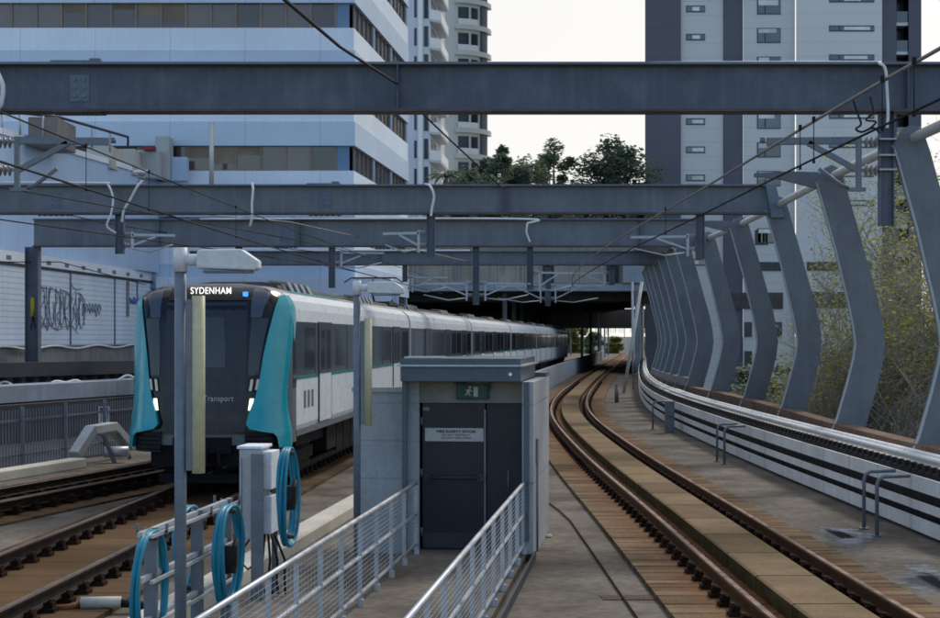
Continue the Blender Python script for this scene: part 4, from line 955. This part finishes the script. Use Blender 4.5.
# roof plant and railing
def roofbox(px0,px1,py0,py1,d,dep,m,lab,name='roof_unit'):
    a=at(px0,py1,d); c=at(px1,py0,d); b=MB(); b.bx(a.x,c.x,d,d+dep,11.1 if a.z>10.9 else a.z,c.z); return tag(b.build(name,m,bev=.03),lab,'roof unit','plant units on the annex roof')
roofbox(28,58,117,137,66,3,'hut_beige','brown roof enclosure at the far left under the nearest beam')
roofbox(86,112,146,158,75,2,'roofbox','beige roof unit right of the railing end'); roofbox(118,135,149,160,78,2,'roofbox','beige roof unit in the middle of the plant row')
ru=roofbox(136,158,150,168,79.5,2,'cabinet','grey roof unit with a red topped vent'); roofbox(155,169,136,158,80.5,1.2,'cabinet','tall grey box next to the office windows')
roofbox(171,187,157,178,81,.6,'annex','small pale blue block at the right end of the annex roofline')
b=MB(); b.bx(at(143,0,79).x,at(154,0,79).x,79,79.6,at(0,150,79).z,at(0,146,79).z); o=b.build('vent_cap','red'); o.parent=ru
rl=thing('roof_railing','dark roof handrail stepping down above the annex roof','railing',(-18.5,64,11.5))
b=MB(); hp_=[at(-20,104,62),at(0,111,64),at(58,117,67),at(128,137,72),at(128,146,72)]; b.tube(hp_,.06,6); b.build('handrail','darksteel',rl)
for (x,y0,y1,d) in((2,111,134,64),(20,113,135,65),(43,116,137,66),(58,117,140,67),(92,127,148,70),(110,132,152,71)):
    b=MB(); b.tube([at(x,y0,d),at(x,y1,d)],.05,6); b.build('post','galv',rl)
b=MB(); b.tube([at(211.5,184,80),at(211.5,150,80),at(211.5,122,80)],.12,10); tag(b.build('vent_pipe','tube'),'weathered white vent pipe standing before the office windows','pipe')

# ------------------------------------------------------------------ office building
off=thing('office_building','pale blue office block with brown ribbon windows and a receding side','office building',(-20,82,-7))
x0o,x1o,dO=-42,-5.95,82.
sl=.107
def ox(y): return x1o+sl*(y-dO)
core=MB(); core.slab([(x0o,dO+.35),(x1o-.35,dO+.35),(ox(101)-.35,101),(x0o,101)],-7,30); core.build('core','dkglass',off)
rows=[20.32+3.66*2-3.66*k for k in range(9)]     # window heads
for k,zt in enumerate(rows):
    zb=zt-1.28; nz=zt-3.66+.0
    # spandrel below this window row, down to the next head
    if nz>-6.5:
        zm=(zb+nz)/2+.05
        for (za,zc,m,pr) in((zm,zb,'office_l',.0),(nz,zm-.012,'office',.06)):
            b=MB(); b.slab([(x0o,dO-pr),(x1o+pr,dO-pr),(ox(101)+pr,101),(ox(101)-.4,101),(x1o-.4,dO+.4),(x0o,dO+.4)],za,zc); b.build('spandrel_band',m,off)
    # corner pier, panes and mullions on the front
    b=MB(); b.bx(x1o-.92,x1o-.25,dO+.15,dO+.34,zb,zt); b.build('corner_pier','office_b',off)
    if zt<3: continue
    x=x1o-.95; i=0
    xl=-24.5 if zt>14 else -16.2
    while x>xl:
        w=1.22; b=MB(); b.bx(x-w,x,dO+.2,dO+.24,zb,zt); wn=b.build('window','brownglass',off)
        b=MB(); b.bx(x-.06,x+.06,dO+.12,dO+.199,zb,zt); b.build('mullion','winframe',wn)
        b=MB(); b.bx(x-w+.04,x-.04,dO+.15,dO+.199,zb,zb+.07); b.build('sill','winframe',wn)
        if (i*7+k*5)%11 in(0,3,4,8):
            b=MB(); h_=.3+.75*((i*13+k*3)%5)/5; b.bx(x-w+.05,x-.05,dO+.19,dO+.1985,zt-h_,zt-.01); b.build('blind','officeblind',wn)
        x-=1.28; i+=1
    # side windows: three bays between blue piers
    for q in range(3):
        ya=dO+.5+q*6.1; yb=ya+5.3
        b=MB(); b.slab([(ox(ya)-.12,ya),(ox(yb)-.12,yb),(ox(yb)-.16,yb),(ox(ya)-.16,ya)],zb,zt); wn=b.build('window','dkglass',off)
        for r_ in range(5): y=ya+r_*1.32; b=MB(); b.bar((ox(y)-.08,y,zb),(ox(y)-.08,y,zt),.06,.07); b.build('mullion','winframe',wn)
        yc=yb+.1; b=MB(); b.slab([(ox(yc)+.0,yc),(ox(yc+.6)+.0,yc+.6),(ox(yc+.6)-.3,yc+.6),(ox(yc)-.3,yc)],zb,zt); b.build('side_pier','office_b',off)
b=MB(); b.slab([(-16,dO-.5),(x1o+1.9,dO-.5),(x1o+2.0,dO+.5),(-16,dO+.5)],5.0,6.25); b.build('canopy_band','office_l',off)
b=MB(); b.slab([(-16,dO-.3),(x1o+2.3,dO-.3),(x1o+2.3,dO-.01),(-16,dO-.01)],-7,5.7); b.build('podium_wall','office',off)
b=MB(); b.slab([(-15,dO-.33),(x1o+2.2,dO-.33),(x1o+2.2,dO-.31),(-15,dO-.31)],4.9,6.1) if False else None
b=MB(); b.bx(-11,x1o+2.0,dO-.36,dO-.305,2.0,5.1); b.build('maroon_band','roofbrown',off)

# white balcony apartments
apt=thing('apartment_block','white apartment block with stepped solid balconies behind the office','apartment block',(-5,165,11.5))
dA=165.
b=MB(); b.slab([(-10,dA),(-4.15,dA),(-2.8,178),(-10,178)],11.5,50); b.build('wall','apt',apt)
b=MB(); b.slab([(-5.35,dA-.25),(-4.9,dA-.25),(-4.9,dA-.005),(-5.35,dA-.005)],11.5,50); b.build('downpipe_fin','apt_rail',apt)
for k in range(14):
    z=12.6+k*2.9
    b=MB(); b.slab([(-4.12,dA-.2),(-3.05,dA+.9),(-2.4,dA+9.5),(-3.7,dA+9.5)],z,z+.2); s_=b.build('balcony','apt',apt)
    b=MB(); b.slab([(-4.12,dA-.25),(-3.0,dA+.85),(-2.94,dA+1.0),(-4.1,dA-.1)],z+.2,z+1.2); b.build('balustrade','apt_rail',s_)
    b=MB(); b.slab([(-3.0,dA+1.01),(-2.35,dA+9.5),(-2.47,dA+9.5),(-3.1,dA+1.05)],z+.2,z+1.2); b.build('balustrade','apt_rail',s_)
    b=MB(); b.slab([(-3.98,dA+1.2),(-3.3,dA+8.5),(-3.4,dA+8.5),(-4.08,dA+1.2)],z+.3,z+2.5); b.build('glass_door','dkglass',apt)
    b=MB(); b.bx(-5.75,-5.5,dA-.05,dA-.002,z+.4,z+2.2); b.build('window','dkglass',apt)
    b=MB(); b.bx(-4.75,-4.3,dA-.05,dA-.002,z+.3,z+2.4); b.build('window','dkglass',apt)
# cream round tower
ct=thing('round_tower','cream apartment tower with a rounded corner of balconies, far behind the trees','apartment tower',(-2,188,-7))
def arc(cx,cy,r,a0,a1,n): return [(cx+r*math.cos(R(a0+(a1-a0)*i/n)),cy+r*math.sin(R(a0+(a1-a0)*i/n))) for i in range(n+1)]
b=MB(); b.slab([(-9,186),(-4.2,186)]+arc(-2.2,190,4.3,-115,0,12)+[(2.1,200),(-9,200)],11.5,60); b.build('wall','cream',ct)
for k in range(18):
    z=12.+k*3.0
    b=MB(); p=arc(-2.2,190,4.75,-84,-2,12); q=arc(-2.2,190,4.2,-2,-84,12); b.slab(p+q,z,z+.55); s_=b.build('balcony_slab','cream',ct)
    b=MB(); p=arc(-2.2,190,4.72,-80,-48,5); q=arc(-2.2,190,4.62,-48,-80,5); b.slab(p+q,z+.55,z+1.2); b.build('balustrade','apt_rail',s_)
    b=MB(); p=arc(-2.2,190,4.36,-79,-62,5); q=arc(-2.2,190,4.25,-62,-79,5); b.slab(p+q,z+.56,z+2.6); b.build('balcony_door','dkglass',ct)
    b=MB(); p=arc(-2.2,190,4.36,-57,-44,4); q=arc(-2.2,190,4.25,-44,-57,4); b.slab(p+q,z+.56,z+2.6); b.build('balcony_door','dkglass',ct)
    b=MB(); p=arc(-2.2,190,4.5,-38,-20,4); q=arc(-2.2,190,4.25,-20,-38,4); b.slab(p+q,z+.56,z+2.95); b.build('fin','towerframe',ct)
# right tower
dT=170.
def tx_(px): return (px-470)*dT/F
def tz_(py): return EYE+(338-py)*dT/F
tw_=thing('residential_tower','tall pale grey and slate residential tower behind the right trees','tower',(tx_(760),dT,-7))
zt_=75
for (a,c,m,dy,nm) in((645,681,'tower_d',.0,'slate_panel'),(681,724,'tower_l',.35,'pale_panel'),(724,743,'tower_d',.15,'slate_panel'),(743,795,'tower_l',.0,'pale_panel'),(795,881,'tower_l2',-.5,'pale_panel'),(881,897,'tower_d',.2,'slate_panel'),(909,922,'tower_d',.2,'slate_panel')):
    b=MB(); xa,xc=tx_(a)+.01,tx_(c)-.01; k_=(lambda x:x*(dT+16)/dT); b.slab([(xa,dT+dy),(xc,dT+dy),(k_(xc) if a<900 else xc,dT+16),(k_(xa)+.3,dT+16)],-7,zt_); b.build(nm,m,tw_)
b=MB(); b.bx(tx_(897),tx_(909),dT+2.2,dT+15,-7,zt_); b.build('balcony_recess','dkglass',tw_)
def twin(a,c,y0,y1,dy,split,blind_glint=0.,kind=0,gm='towerglass'):
    X0,X1,z0,z1=tx_(a),tx_(c),tz_(y1),tz_(y0)
    b=MB(); b.bx(X0,X1,dT+dy-.06,dT+dy+.05,z0,z1); w=b.build('window','towerframe',tw_)
    fr=.10; b=MB(); xs=[X0]+[X0+(X1-X0)*s for s in split]+[X1]
    for p,q in zip(xs[:-1],xs[1:]): b.bx(p+fr,q-fr*.6,dT+dy-.075,dT+dy-.061,z0+fr,z1-fr)
    b.build('pane',gm,w)
    if blind_glint:
        rr=random.Random(int(a*7+y0*13)); b=MB()
        h=(z1-z0)*rr.uniform(.25,.55)
        if kind: b.bx(X0+fr+.05,X0+(X1-X0)*rr.uniform(.4,.9),dT+dy-.085,dT+dy-.0755,z1-fr-h,z1-fr)  # square windows: pale patch paints a bright reflection on the glass
        else: b.bx(X0+(X1-X0)*.33,X0+(X1-X0)*rr.uniform(.6,.93),dT+dy-.085,dT+dy-.0755,z0+fr+.05,z1-fr-.05)
        b.build('blind','blind',w)
for k in range(-2,13):
    yb=8.5+28.2*k
    if yb<285: twin(686.5,705.5,yb-3.4,yb+3.2,.35,[.38],1,0)
    yc=7+28.6*k
    if yc<250: twin(757,780.5,yc-7.5,yc+7.5,0.,[.33],1,1)
    yl=0.5+29*k
    if yl<225: twin(828,873,yl-3,yl+3,-.5,[.22,.45,.6],1,0)
for q in((755,768,230,245,0.,[.5]),(722,783,292.5,309,-.02,[.2,.4,.6,.8]),(755,783,262,271,-.02,[.3,.6]),(744.5,752,322,337,-.02,[.5]),(744.5,752,351,367,0.,[]),(756,782,322,337,-.02,[.5]),(806,870,262,271,-.52,[.4,.6]),(806,870,292,308,-.52,[.3,.6])): twin(*q,gm='dkglass')
for k in range(-2,10):
    yb=25+29*k; b=MB(); b.bx(tx_(897),tx_(909),dT+.4,dT+2.1,tz_(yb),tz_(yb)+.35); s_=b.build('balcony','tower_l',tw_)
    b=MB(); b.bx(tx_(897.5),tx_(908.5),dT+.35,dT+.39,tz_(yb)+.35,tz_(yb)+1.5); b.build('balustrade','towerglass',s_)

# ------------------------------------------------------------------ bridge building over the tracks and the tunnel
dP=140.
def px_(px): return (px-470)*dP/F
def pz_(py): return EYE+(338-py)*dP/F
ov=thing('overbridge_building','stained beige building bridging the tracks above the dark tunnel mouth','bridge building',(4,dP,7.3))
b=MB(); b.bx(px_(380),px_(690),dP+.3,dP+85,pz_(283),pz_(238)); b.build('wall','over',ov)
b=MB(); b.bx(px_(380),px_(690),dP-.3,dP+.29,pz_(291),pz_(283.5)); b.build('edge_band','overband',ov)
b=MB(); b.bx(px_(380),px_(690),dP-.1,dP+.29,pz_(243),pz_(237)); b.build('parapet_band','overband',ov)
for (a,c) in((543,554),(607,619)):
    b=MB(); b.bx(px_(a),px_(c),dP+.2,dP+.299,pz_(287-4.5),pz_(264)); lv=b.build('louvre','darksteel',ov)
b=MB(); b.bx(px_(622),px_(668),dP-.9,dP-.31,pz_(283),pz_(250)); b.build('corner_panel','overband',ov)  # added flat panel in place of the lit curved roof over the ribs
for a in(420,455,490,522,570,598):
    b=MB(); b.bx(px_(a),px_(a+1.2),dP+.22,dP+.299,pz_(283),pz_(244)); b.build('panel_joint','overband',ov)
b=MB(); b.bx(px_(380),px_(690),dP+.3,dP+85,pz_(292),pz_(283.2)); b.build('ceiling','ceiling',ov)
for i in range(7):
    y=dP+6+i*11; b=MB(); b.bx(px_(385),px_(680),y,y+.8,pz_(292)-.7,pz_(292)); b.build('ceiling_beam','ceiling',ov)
b=MB(); b.slab([(px_(634.5),dP-.2),(px_(634.5)+9.6,dP+85),(px_(640)+9.6,dP+85),(px_(640),dP-.2)],-1,pz_(291.1)); b.build('side_wall','concrete',ov)
b=MB(); b.bx(-10,32,dP+82,dP+84,4.5,pz_(292)); b.build('exit_beam','ceiling',ov)
for q in range(16):
    x=TR(dP+83)-14+q*1.25; b=MB(); b.bx(x,x+.07,dP+83,dP+83.1,3.2+.4*(q%3),4.5); b.build('hanger','ceiling',ov)
b=MB(); b.slab([(px_(380),dP),(px_(380)+3,dP+85),(px_(380)+4,dP+85),(px_(380)+1,dP)],-1,pz_(292)); b.build('side_wall','concrete',ov)
for y in(dP+22,dP+48,dP+80):
    b=MB(); x=TR(y)-2.5; b.bx(x-.13,x+.13,y-.13,y+.13,0,pz_(292)); b.build('column','concrete',ov)
for i in range(9):
    y=dP+4+i*9.5; b=MB(); x=TL(y)-3.2; b.bx(x-.2,x+.2,y-.25,y+.25,0,pz_(292)); b.build('column','concrete',ov)
# beyond the tunnel: gantries and a pale embankment wall
for i,(y,l) in enumerate(((238,'nearest mesh gantry screen seen through the tunnel'),(262,'middle gantry seen through the tunnel'),(290,'farthest gantry seen through the tunnel'))):
    t=thing('signal_gantry',l,'gantry',(TR(y)-3,y,0),'gantries beyond the tunnel'); x=TR(y)
    for o in(-9.5,-2.7,3.4): b=MB(); b.bx(x+o-.12,x+o+.12,y-.12,y+.12,0,6.6); b.build('post','galv_d',t)
    for z in(6.3,5.6): b=MB(); b.bx(x-9.6,x+3.5,y-.1,y+.1,z,z+.14); b.build('truss_rail','galv_d',t)
    b=MB()
    for q in range(14): b.bar((x-9.5+q*.93,y,5.65+(q%2)*.7),(x-9.5+(q+1)*.93,y,5.65+((q+1)%2)*.7),.07,.07)
    for q in range(7): b.bx(x-8.5+q*1.7,x-8.45+q*1.7,y-.05,y+.05,4.0,5.6)
    b.build('lattice','galv_d',t)
b=MB(); b.slab([(-6,340),(70,340),(70,343),(-6,343)],-7,3.4); tag(b.build('boundary_wall','far_wall'),'sunlit pale boundary wall far beyond the tunnel','wall')
# ------------------------------------------------------------------ trees
def leafquads(b,pts,s,rr,flat=.5):
    vs=[];fs=[]
    for p in pts:
        a=rr.uniform(0,6.28); e=rr.uniform(-1.2,1.2); q=s*rr.uniform(.6,1.3)
        u=Vector((math.cos(a),math.sin(a),rr.uniform(-.4,.4))).normalized(); w=u.cross(Vector((math.sin(e),.3,math.cos(e)))).normalized()
        k=len(vs); vs+=[p-u*q,p+w*q*flat,p+u*q,p-w*q*flat]; fs.append((k,k+1,k+2,k+3))
    b.add(vs,fs)
KEEP=False
def branch(b,p,d,l,r,depth,rr,tips,droop=0.,split=3,sides=5):
    pts=[p]; q=Vector(p); dd=Vector(d)
    n=4
    for i in range(n):
        dd=(dd+Vector((rr.uniform(-.3,.3),rr.uniform(-.3,.3),rr.uniform(-.16,.18)-droop))).normalized()
        if KEEP and q.x<FB(min(q.y,88))+1.7: dd.x=abs(dd.x)
        q=q+dd*l/n; pts.append(q.copy())
    b.tube(pts,[r*(1-.55*i/n) for i in range(n+1)],sides if depth>1 else 3,caps=False)
    tips+= [pts[-1],pts[2],pts[3]] if depth<=1 else [pts[-1]]
    if depth<=0: return
    for i in range(split):
        k=rr.randint(1,n); a=rr.uniform(0,6.28); sp=rr.uniform(.45,.95)
        perp=Vector((math.cos(a),math.sin(a),rr.uniform(-.2,.6)))
        branch(b,pts[k],(dd+perp*sp).normalized(),l*rr.uniform(.55,.8),r*.5,depth-1,rr,tips,droop,split,sides)
def clump_tree(name,x,y,zb,h,w,lab,m,seed,n=4200,leaf=.32,ncl=26,group=None,trunk=None,airy=1.):
    rr=random.Random(seed); t=thing(name,lab,'tree',(x,y,zb),group)
    b=MB(); tips=[]; th=trunk or h*.32
    branch(b,Vector((x,y,zb)),Vector((.03,0,1)),th,h*.022,0,rr,[]); 
    cl=[]
    for i in range(ncl):
        while True:
            u=Vector((rr.uniform(-1,1),rr.uniform(-1,1),rr.uniform(-1,1)))
            if .25<u.length<1: break
        c=Vector((x+u.x*w*.5*(1-.25*max(0,u.z)),y+u.y*w*.5,zb+h*.62+u.z*h*.36)); cl.append((c,w*rr.uniform(.09,.19)))
        if i%3==0: b.tube([(x,y,zb+th*.85),((x+c.x)/2+rr.uniform(-.3,.3),(y+c.y)/2,(zb+th+c.z)/2-.2),tuple(c)],[h*.012,h*.008,h*.003],4,caps=False)
    b.build('trunk','bark',t)
    b=MB(); pts=[]
    for i in range(n):
        c,r=cl[rr.randrange(len(cl))]; u=Vector((rr.gauss(0,1),rr.gauss(0,1),rr.gauss(0,.75))); u=u/max(.3,u.length)*(rr.random()**.45)
        pts.append(c+u*r*1.25*airy)
    leafquads(b,pts,leaf,rr); b.build('crown',m,t)
    return t
# trees on and behind the bridge building
clump_tree('tree',at(472,0,150).x,150,9.2,9.6,6.6,'dark bushy tree beside the cream tower at the left of the tree row','leaf_d',31,9000,.26,34)
clump_tree('tree',at(505,0,156).x,156,9.5,13.0,5.2,'pointed dark tree in the middle of the tree row','leaf_d',32,9000,.26,34)
clump_tree('tree',at(524,0,162).x,162,9.5,11.6,7.0,'rounded mid green tree left of the tall airy one','leaf_m',33,9000,.26,34)
clump_tree('tree',at(555,0,168).x,168,9.0,15.6,5.2,'tall airy tree with gaps, right end of the tree row','leaf_m',34,6000,.26,26,airy=.9)
clump_tree('tree',at(616,0,160).x,160,9.0,13.6,8.6,'broad dense dark tree left of the slate tower side','leaf_d',35,15000,.26,60,trunk=2.5)
clump_tree('tree',at(643,0,164).x,164,9.0,10.0,5.6,'lower dark tree touching the slate tower edge','leaf_d',36,9000,.26,34)
for q in range(9): clump_tree('bush',at(438+q*27,0,145).x,145,11.0,3.4,3.6,['low dark bush on the bridge roof below the cream tower','low bush on the bridge roof, second from left','low bush under the pointed dark tree','low bush on the bridge roof under the rounded tree','low bush under the tall airy tree','low bush on the bridge roof in the gap between tree groups','low bush left of the broad dense tree','low bush under the broad dense tree','low bush beside the slate tower foot'][q],'leaf_d',50+q,900,.2,10,'bushes on the bridge roof',.8)
pt=thing('palm','small palm before the white balcony block','palm',(at(446,0,143).x,143,11.5)); p0=Vector((at(446,0,143).x,143,13.2))
b=MB(); b.tube([p0+Vector((0,0,-4)),p0+Vector((.05,0,3.4)),p0+Vector((0,0,4.3))],[.25,.2,.16],7); b.build('trunk','bark',pt)
rr=random.Random(5); b=MB()
for i in range(16):
    a=i*2.4; up=rr.uniform(.2,1.1); pr=None
    for s in range(8):
        f=s/7; c=p0+Vector((math.cos(a)*1.9*f,math.sin(a)*1.9*f,4.3+up*1.7*f-1.6*f*f)); w=.26*(1-abs(f-.45))
        sd=Vector((-math.sin(a),math.cos(a),-.35))*w; cur=(c-sd,c,c+Vector((math.sin(a)*w,-math.cos(a)*w,-.35*w)))
        if pr: b.add([*pr,*cur],[(0,1,4,3),(1,2,5,4)])
        pr=cur
b.build('frond','leaf_d',pt)
b=MB(); b.bx(px_(385),px_(470),dP-12,dP-.4,9.6,11.); tag(b.build('planter_box','overband'),'long raised planter at the left end of the bridge roof','planter') if False else None
# bare trees behind the right frames
KEEP=True
def bare_tree(x,y,h,lab,seed,leafn=900,lo=.45,m='leaf_y',bm='bark_p',depth=4,split=5):
    x+=1.2; leafn*=8; h+=3.8
    rr=random.Random(seed); t=thing('bare_tree',lab,'tree',(x,y,-7),'bare spring trees behind the right parapet')
    b=MB(); tips=[]
    for s in range(4):
        a=rr.uniform(0,6.28); branch(b,Vector((x+math.cos(a)*.5,y+math.sin(a)*.5,-7)),Vector((math.cos(a)*.28,math.sin(a)*.28,1)),h*.42,.11,depth,rr,tips,0.,split,5)
    b.build('trunk',bm,t)
    hi=[p for p in tips if p.z>-7+h*lo]; pts=[]
    if hi:
        rr.shuffle(hi); hi=hi[:max(12,int(len(hi)*.42))]
        for i in range(leafn):
            p=rr.choice(hi); pts.append(p+Vector((rr.gauss(0,.3),rr.gauss(0,.3),rr.gauss(0,.3))))
        b=MB(); pts=[p for p in pts if p.x>FB(min(p.y,88))+1.1]; leafquads(b,pts,.062,rr,.6); b.build('crown',m,t)
    return t
bare_tree(13.2,41,12.5,'leafy bare tree filling the gap right of the nearest frame',1,1500)
bare_tree(12.6,47,12.5,'yellow green tree between the two nearest bent frames',2,3200)
bare_tree(15.2,53,12.5,'tall yellow green tree behind the right drop post',3,3600)
bare_tree(12.5,55,6.5,'twiggy tree between the second and third bent frames',4,900,.5)
bare_tree(17.0,47,12.5,'pale tree at the right edge against the white sky',6,1800)
bare_tree(15.6,62,7.5,'sparse tree before the tower base windows',8,1100,.6)
bare_tree(13.4,39,8.5,'low tangle of bare brown twigs at the right edge',9,200,.6,'leaf_b')
bare_tree(13.0,51,9.0,'dense tangle of bare twigs behind the second frame foot',10,500,.5,'leaf_b')
bare_tree(16.5,57,10.0,'dense bare thicket tree farther behind the twigs',12,700,.5,'leaf_b','bark')
bare_tree(16.0,43,10.0,'bare brown thicket behind the nearest frame',13,500,.5,'leaf_b','bark')
def thicket(seed,n,x0,x1,y0,y1,z0,z1):
    rr=random.Random(seed); b=MB()
    for i in range(n):
        zz=z0+(z1-z0)*rr.uniform(0,.75); p=Vector((rr.uniform(x0,x1),rr.uniform(y0,y1),zz)); pts=[p]; d=Vector((rr.uniform(-.5,.5),rr.uniform(-.5,.5),1)); 
        for k in range(5): d+=Vector((rr.uniform(-.32,.32),rr.uniform(-.32,.32),-.1)); p=p+d*rr.uniform(.35,.85); pts.append(p)
        b.tube(pts,[.014,.012,.010,.008,.006,.004],3,caps=False)
    return b
tk=thicket(77,6500,12.2,24,38,58,-5,3.6); o=tk.build('thicket','bark_p'); o['kind']='stuff'; o['label']='brown mass of bare undergrowth twigs behind the right parapet'; o['category']='undergrowth'
rr=random.Random(3); b=MB(); leafquads(b,[Vector((rr.uniform(11.4,23),rr.uniform(40,68),-7+9.5*rr.random()**.8)) for i in range(14000)],.10,rr,.6); o=b.build('undergrowth_leaves','leaf_b'); o['kind']='stuff'; o['label']='brown and green undergrowth leaves behind the right parapet'; o['category']='undergrowth'
for q,(x,y,h,l) in enumerate(((13.5,70,8.9,'dark green shrub left of the third frame foot'),(14.5,78,9.4,'dark green shrub behind the fourth and fifth frame feet'),(18.5,92,9.6,'dark green shrub before the tower base'),(22,98,9.0,'dark green shrub under the tower base window'),(16.5,66,9.0,'dark green shrub behind the bare thicket'))):
    clump_tree('shrub',x,y,-7,h,4.6,l,'leaf_d',80+q,2600,.2,18,'shrubs below the tower',2.5)
KEEP=False
# street trees and ground cover far off, seen through the tunnel
for q,(x,y,h,w,l) in enumerate(((25,322,8,4,'small round tree beyond the tunnel in the middle of the opening'),(29.5,326,7,3.5,'small pale tree beyond the tunnel near its right edge'),(14,330,13,9,'green tree beyond the tunnel at left'),(21,336,10,7,'light green tree beyond the tunnel'),(40,334,7,6,'green tree beyond the tunnel before the pale wall'),(42,338,13,10,'green tree beyond the tunnel at far right'))):
    clump_tree('far_tree',x,y,-3,h,w,l,'leaf_y' if q%2 else 'leaf_m',120+q,2200,.5,16,'trees beyond the tunnel')

# ------------------------------------------------------------------ light, sky, camera
SUN_EL,SUN_AZ=R(42),R(28)       # sun ahead and to the right, behind thin cloud
sd=Vector((math.sin(SUN_AZ)*math.cos(SUN_EL),math.cos(SUN_AZ)*math.cos(SUN_EL),math.sin(SUN_EL)))
sl_=bpy.data.lights.new('sun','SUN'); sl_.energy=1.5; sl_.angle=R(10); sl_.color=(1,.93,.84)
so=bpy.data.objects.new('sun',sl_); C.objects.link(so); so.rotation_euler=sd.to_track_quat('Z','Y').to_euler()
w=bpy.data.worlds.new('World'); sc.world=w; w.use_nodes=True; nt=w.node_tree; bg=nt.nodes['Background']; L=nt.links.new
sky=N(nt,'ShaderNodeTexSky',sky_type='NISHITA'); sky.sun_disc=False; sky.sun_elevation=SUN_EL; sky.sun_rotation=SUN_AZ; sky.dust_density=.8; sky.air_density=1.0; sky.ozone_density=2.2
tc=N(nt,'ShaderNodeTexCoord'); dot=N(nt,'ShaderNodeVectorMath',operation='DOT_PRODUCT'); L(tc.outputs['Generated'],dot.inputs[0]); dot.inputs[1].default_value=tuple(sd)
mr=N(nt,'ShaderNodeMapRange',interpolation_type='SMOOTHSTEP'); L(dot.outputs['Value'],mr.inputs[0]); mr.inputs[1].default_value=.05; mr.inputs[2].default_value=.66; mr.inputs[3].default_value=.03; mr.inputs[4].default_value=.97
nz=N(nt,'ShaderNodeTexNoise'); nz.inputs['Scale'].default_value=2.2; nz.inputs['Detail'].default_value=5; L(tc.outputs['Generated'],nz.inputs['Vector'])
cl=N(nt,'ShaderNodeMapRange'); L(nz.outputs['Fac'],cl.inputs[0]); cl.inputs[1].default_value=.3; cl.inputs[2].default_value=.7; cl.inputs[3].default_value=.92; cl.inputs[4].default_value=1.04
vm=N(nt,'ShaderNodeVectorMath',operation='SCALE'); vm.inputs[0].default_value=(4.25,4.14,4.0); L(cl.outputs[0],vm.inputs['Scale'])
mx=N(nt,'ShaderNodeMix',data_type='RGBA'); L(mr.outputs[0],mx.inputs['Factor']); L(sky.outputs[0],mx.inputs[6]); L(vm.outputs[0],mx.inputs[7])
L(mx.outputs[2],bg.inputs['Color']); bg.inputs['Strength'].default_value=.15
cam=bpy.data.cameras.new('camera'); cam.sensor_width=36; cam.lens=36*F/940; cam.shift_x=0; cam.shift_y=29/940; cam.clip_start=.3; cam.clip_end=3000
co=bpy.data.objects.new('camera',cam); C.objects.link(co); co.location=(0,0,EYE); co.rotation_euler=(R(90),0,0); sc.camera=co
vs=sc.view_settings; vs.view_transform='Standard'; vs.look='None'; vs.gamma=1; vs.use_curve_mapping=False; vs.exposure=.68
sc.cycles.filter_width=1.7
sc.cycles.use_denoising=True
